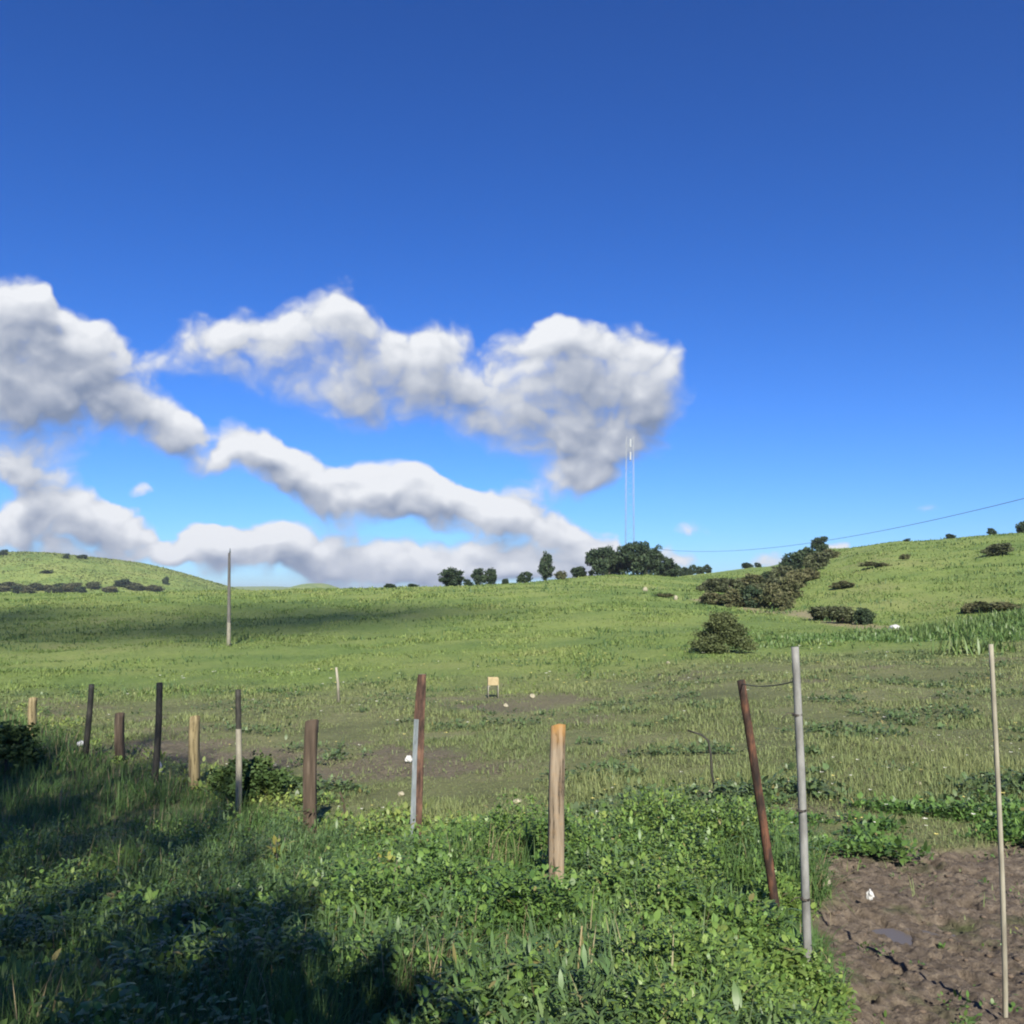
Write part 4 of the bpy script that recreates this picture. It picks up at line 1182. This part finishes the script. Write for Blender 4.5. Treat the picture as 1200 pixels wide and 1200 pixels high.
    st = gn.new('ShaderNodeVectorMath'); st.operation = 'MULTIPLY'; st.inputs[1].default_value = (1, 1.35, 1); gl.new(m2.outputs[0], st.inputs[0])
    pf = gm('SUBTRACT', .34, puffs(24, 0, st.outputs[0])); pf2 = gm('SUBTRACT', .34, puffs(58, 0, st.outputs[0]))
    amp = gm('MULTIPLY_ADD', acc, .50, .26)
    smooth = gm('ADD', acc, gm('MULTIPLY', gm('MULTIPLY_ADD', gm('SUBTRACT', n0.outputs['Fac'], .5), 1.3, gm('MULTIPLY', pf, .9)), amp))
    tex = gm('MULTIPLY_ADD', gm('SUBTRACT', n1.outputs['Fac'], .5), 1.35, gm('MULTIPLY_ADD', pf, .9, gm('MULTIPLY', pf2, .45)))
    d = gm('ADD', acc, gm('MULTIPLY', tex, amp))
    gl.new(smooth, go.inputs[1]); gl.new(gm('MULTIPLY_ADD', pf2, .55, gm('MULTIPLY_ADD', pf, .6, gm('MULTIPLY', gm('SUBTRACT', n1.outputs['Fac'], .5), .8))), go.inputs[2])
    gate = gm('MINIMUM', gm('MULTIPLY', acc, 6.0), 1.0)
    gl.new(gm('MULTIPLY', d, gate), go.inputs[0])
    def mass(off):
        g = N.new('ShaderNodeGroup'); g.node_tree = G
        if off == (0, 0): L.new(P0, g.inputs[0])
        else:
            a = node(N, 'ShaderNodeVectorMath', operation='ADD'); a.inputs[1].default_value = (off[0] / F, off[1] / F, 0)
            L.new(P0, a.inputs[0]); L.new(a.outputs[0], g.inputs[0])
        return g.outputs[0] if off == (0, 0) else g.outputs[1]
    d0 = mass((0, 0)); g0 = d0.node; s0 = g0.outputs[1]; tx = g0.outputs[2]; d1 = mass((-6, 14)); d2 = mass((-10, 38))
    def srange(val, a, b, c=0, d=1):
        n = node(N, 'ShaderNodeMapRange', interpolation_type='SMOOTHSTEP')
        for k, x in zip(('From Min', 'From Max', 'To Min', 'To Max'), (a, b, c, d)): n.inputs[k].default_value = x
        L.new(val, n.inputs['Value']); return n.outputs[0]
    up = srange(d2, .1, .7)
    wdt = math_('MULTIPLY', math_('MULTIPLY_ADD', up, .44, .34), srange(v, .12, .22, .80, 1.2))
    tt = math_('DIVIDE', math_('SUBTRACT', d0, .22), wdt)
    cc = node(N, 'ShaderNodeClamp'); L.new(tt, cc.inputs[0]); alpha = srange(cc.outputs[0], 0, 1)
    # light that reaches this point through the mass above it, with the relief of the billows
    od = math_('ADD', math_('MULTIPLY', math_('MAXIMUM', math_('SUBTRACT', d1, .30), 0), .50), math_('MULTIPLY', math_('MAXIMUM', math_('SUBTRACT', d2, .20), 0), .95))
    lit = math_('EXPONENT', math_('MULTIPLY', od, -1.0))
    lit = math_('ADD', lit, math_('MULTIPLY', math_('SUBTRACT', s0, d1), .55))
    lit = math_('ADD', lit, math_('MULTIPLY', tx, .38))
    lit = math_('MULTIPLY', lit, math_('MULTIPLY', srange(d0, .15, .85, .60, 1.0), srange(v, .13, .20, 1.0, .88)))
    cl = node(N, 'ShaderNodeClamp'); L.new(lit, cl.inputs[0]); lit = cl.outputs[0]
    mixc = node(N, 'ShaderNodeMix', data_type='RGBA')
    mixc.inputs['A'].default_value = (*CL_DARK, 1); mixc.inputs['B'].default_value = (*CL_LIGHT, 1)
    L.new(lit, mixc.inputs['Factor'])
    front = srange(sp.outputs['Y'], .05, .2); alpha = math_('MULTIPLY', alpha, front)
    mx = node(N, 'ShaderNodeMix', data_type='RGBA'); L.new(alpha, mx.inputs['Factor']); L.new(deep.outputs['Result'], mx.inputs['A']); L.new(mixc.outputs['Result'], mx.inputs['B'])
    bg = N.new('ShaderNodeBackground'); bg.inputs['Strength'].default_value = SKY_STR
    L.new(mx.outputs['Result'], bg.inputs['Color'])
    o = N.new('ShaderNodeOutputWorld'); L.new(bg.outputs[0], o.inputs[0])
    w.cycles.sampling_method = 'MANUAL'; w.cycles.sample_map_resolution = 256

SKY_SAT, SKY_VAL, SKY_HUE, SKY_STR = 1.10, 1.0, .5, .068
SKY_TINT = (.66, .78, 1.08)
CL_LIGHT = (6.8, 6.95, 7.25); CL_DARK = (1.7, 2.15, 3.15)
CLOUDS = [ # px, py, rx, ry, rotation, weight
 (14, 368, 40, 40, 0, .9), (44, 362, 26, 26, 0, .6), (70, 412, 66, 46, -25, .9), (15, 440, 80, 56, 0, .9), (130, 440, 60, 40, -30, .8), (50, 488, 74, 34, -8, .75), (125, 482, 60, 30, -20, .6), (185, 490, 42, 26, -40, .9), (216, 508, 22, 16, 0, .7),
 (222, 410, 40, 34, 0, .20), (270, 402, 58, 34, 15, .40), (330, 400, 62, 34, 10, .46), (405, 372, 26, 36, 25, .55), (395, 425, 60, 42, 0, .66), (320, 445, 74, 26, -10, .36), (470, 440, 60, 44, -5, .85), (540, 460, 58, 46, -20, .8), (510, 392, 22, 24, 0, .32), (548, 388, 15, 15, 0, .26), (420, 482, 60, 22, -15, .5),
 (640, 430, 52, 44, 10, .9), (665, 392, 34, 20, 0, .7), (715, 440, 62, 46, 0, .9), (765, 470, 36, 42, 0, .85), (625, 500, 62, 36, -20, .8), (690, 520, 64, 34, 0, .85), (660, 562, 50, 18, 5, .8), (745, 515, 44, 22, 0, .6), (690, 482, 60, 40, 0, .45),
 (255, 542, 39.14, 15.158, 8, 0.8), (300, 527, 41.2, 20.8423, -22, 0.9), (345, 557, 55.62, 22.737, -30, 0.95), (400, 587, 55.62, 22.737, -12, 0.9), (458, 575, 47.38, 24.6318, -8, 1), (520, 594, 55.62, 22.737, -14, 0.9), (590, 605, 61.8, 22.737, -6, 0.8), (655, 619, 55.62, 18.9475, -10, 0.75),
 (245, 639, 32.96, 20.3576, 0, 0.9), (300, 637, 47.38, 22.2083, 0, 1), (365, 641, 53.56, 22.2083, 0, 1), (430, 651, 47.38, 16.6562, -5, 0.85), (500, 655, 55.62, 16.6562, 0, 0.8), (570, 653, 49.44, 15.7308, 0, 0.8), (640, 653, 49.44, 16.6562, 0, 0.85), (330, 667, 98.88, 12.0295, 0, 0.7), (520, 671, 123.6, 11.1041, 0, 0.75), (630, 673, 86.52, 9.25344, 0, 0.6), (700, 648, 28.84, 13.8802, 0, 0.6), (400, 687, 92.7, 6.47741, 0, 0.4),
 (12, 542, 57.68, 24.6318, -8, 0.8), (50, 569, 37.08, 15.158, -15, 0.5), (18, 605, 37.08, 21.7896, 0, 0.85), (85, 600, 47.38, 18.9475, -4, 0.95), (140, 615, 37.08, 18.0001, 0, 0.9), (70, 635, 86.52, 15.7308, 0, 0.8), (200, 651, 41.2, 12.0295, 0, 0.55), (110, 653, 92.7, 9.25344, 0, 0.4),
 (170, 573, 16, 10, 0, .20), (812, 626, 28, 11, 10, .25), (1090, 593, 20, 9, 0, .24), (790, 655, 28, 11, 0, .46), (900, 656, 20, 12, 0, .46), (975, 645, 15, 7, 0, .45),
]
make_world()

# ------------------------------------------------------------------ sun, camera, view
sd = bpy.data.lights.new('sun', 'SUN'); sd.energy = 4.9; sd.angle = R(.53); sd.color = (1.0, .94, .82)
so = bpy.data.objects.new('sun', sd); C.objects.link(so); so.location = (0, -20, 60)
so.rotation_euler = SUN.to_track_quat('Z', 'Y').to_euler()

cd = bpy.data.cameras.new('camera'); cam = bpy.data.objects.new('camera', cd); C.objects.link(cam)
cam.location = (0, 0, E); cam.rotation_euler = (R(90), 0, 0)
cd.sensor_width = 36; cd.sensor_height = 36; cd.lens = 36 * F / 1200
cd.shift_y = (HZ - 600) / 1200
cd.clip_start = .05; cd.clip_end = 30000
sc.camera = cam

vs = sc.view_settings
vs.view_transform = 'Standard'; vs.look = 'None'; vs.gamma = 1; vs.use_curve_mapping = False; vs.exposure = .95
sc.cycles.use_denoising = True; sc.cycles.pixel_filter_type = 'BLACKMAN_HARRIS'; sc.cycles.filter_width = 2.0
sc.cycles.max_bounces = 6; sc.cycles.transparent_max_bounces = 24
sc.cycles.diffuse_bounces = 3

# ------------------------------------------------------------------ air between here and the far hills
def haze():
    bm = bmesh.new(); bmesh.ops.create_cube(bm, size=1)
    for v in bm.verts: v.co = Vector((v.co.x * 18400, v.co.y * 18400, -22 + (v.co.z + .5) * 100))
    m = bpy.data.materials.new('haze_air'); t_, N, L = nt(m)
    pv = N.new('ShaderNodeVolumePrincipled'); pv.inputs['Density'].default_value = .00016; pv.inputs['Color'].default_value = (.86, .92, 1, 1); pv.inputs['Anisotropy'].default_value = .2
    o = N.new('ShaderNodeOutputMaterial'); L.new(pv.outputs[0], o.inputs['Volume'])
    tag(bm_obj('haze', bm, m, None, None, False), kind='stuff')
haze()
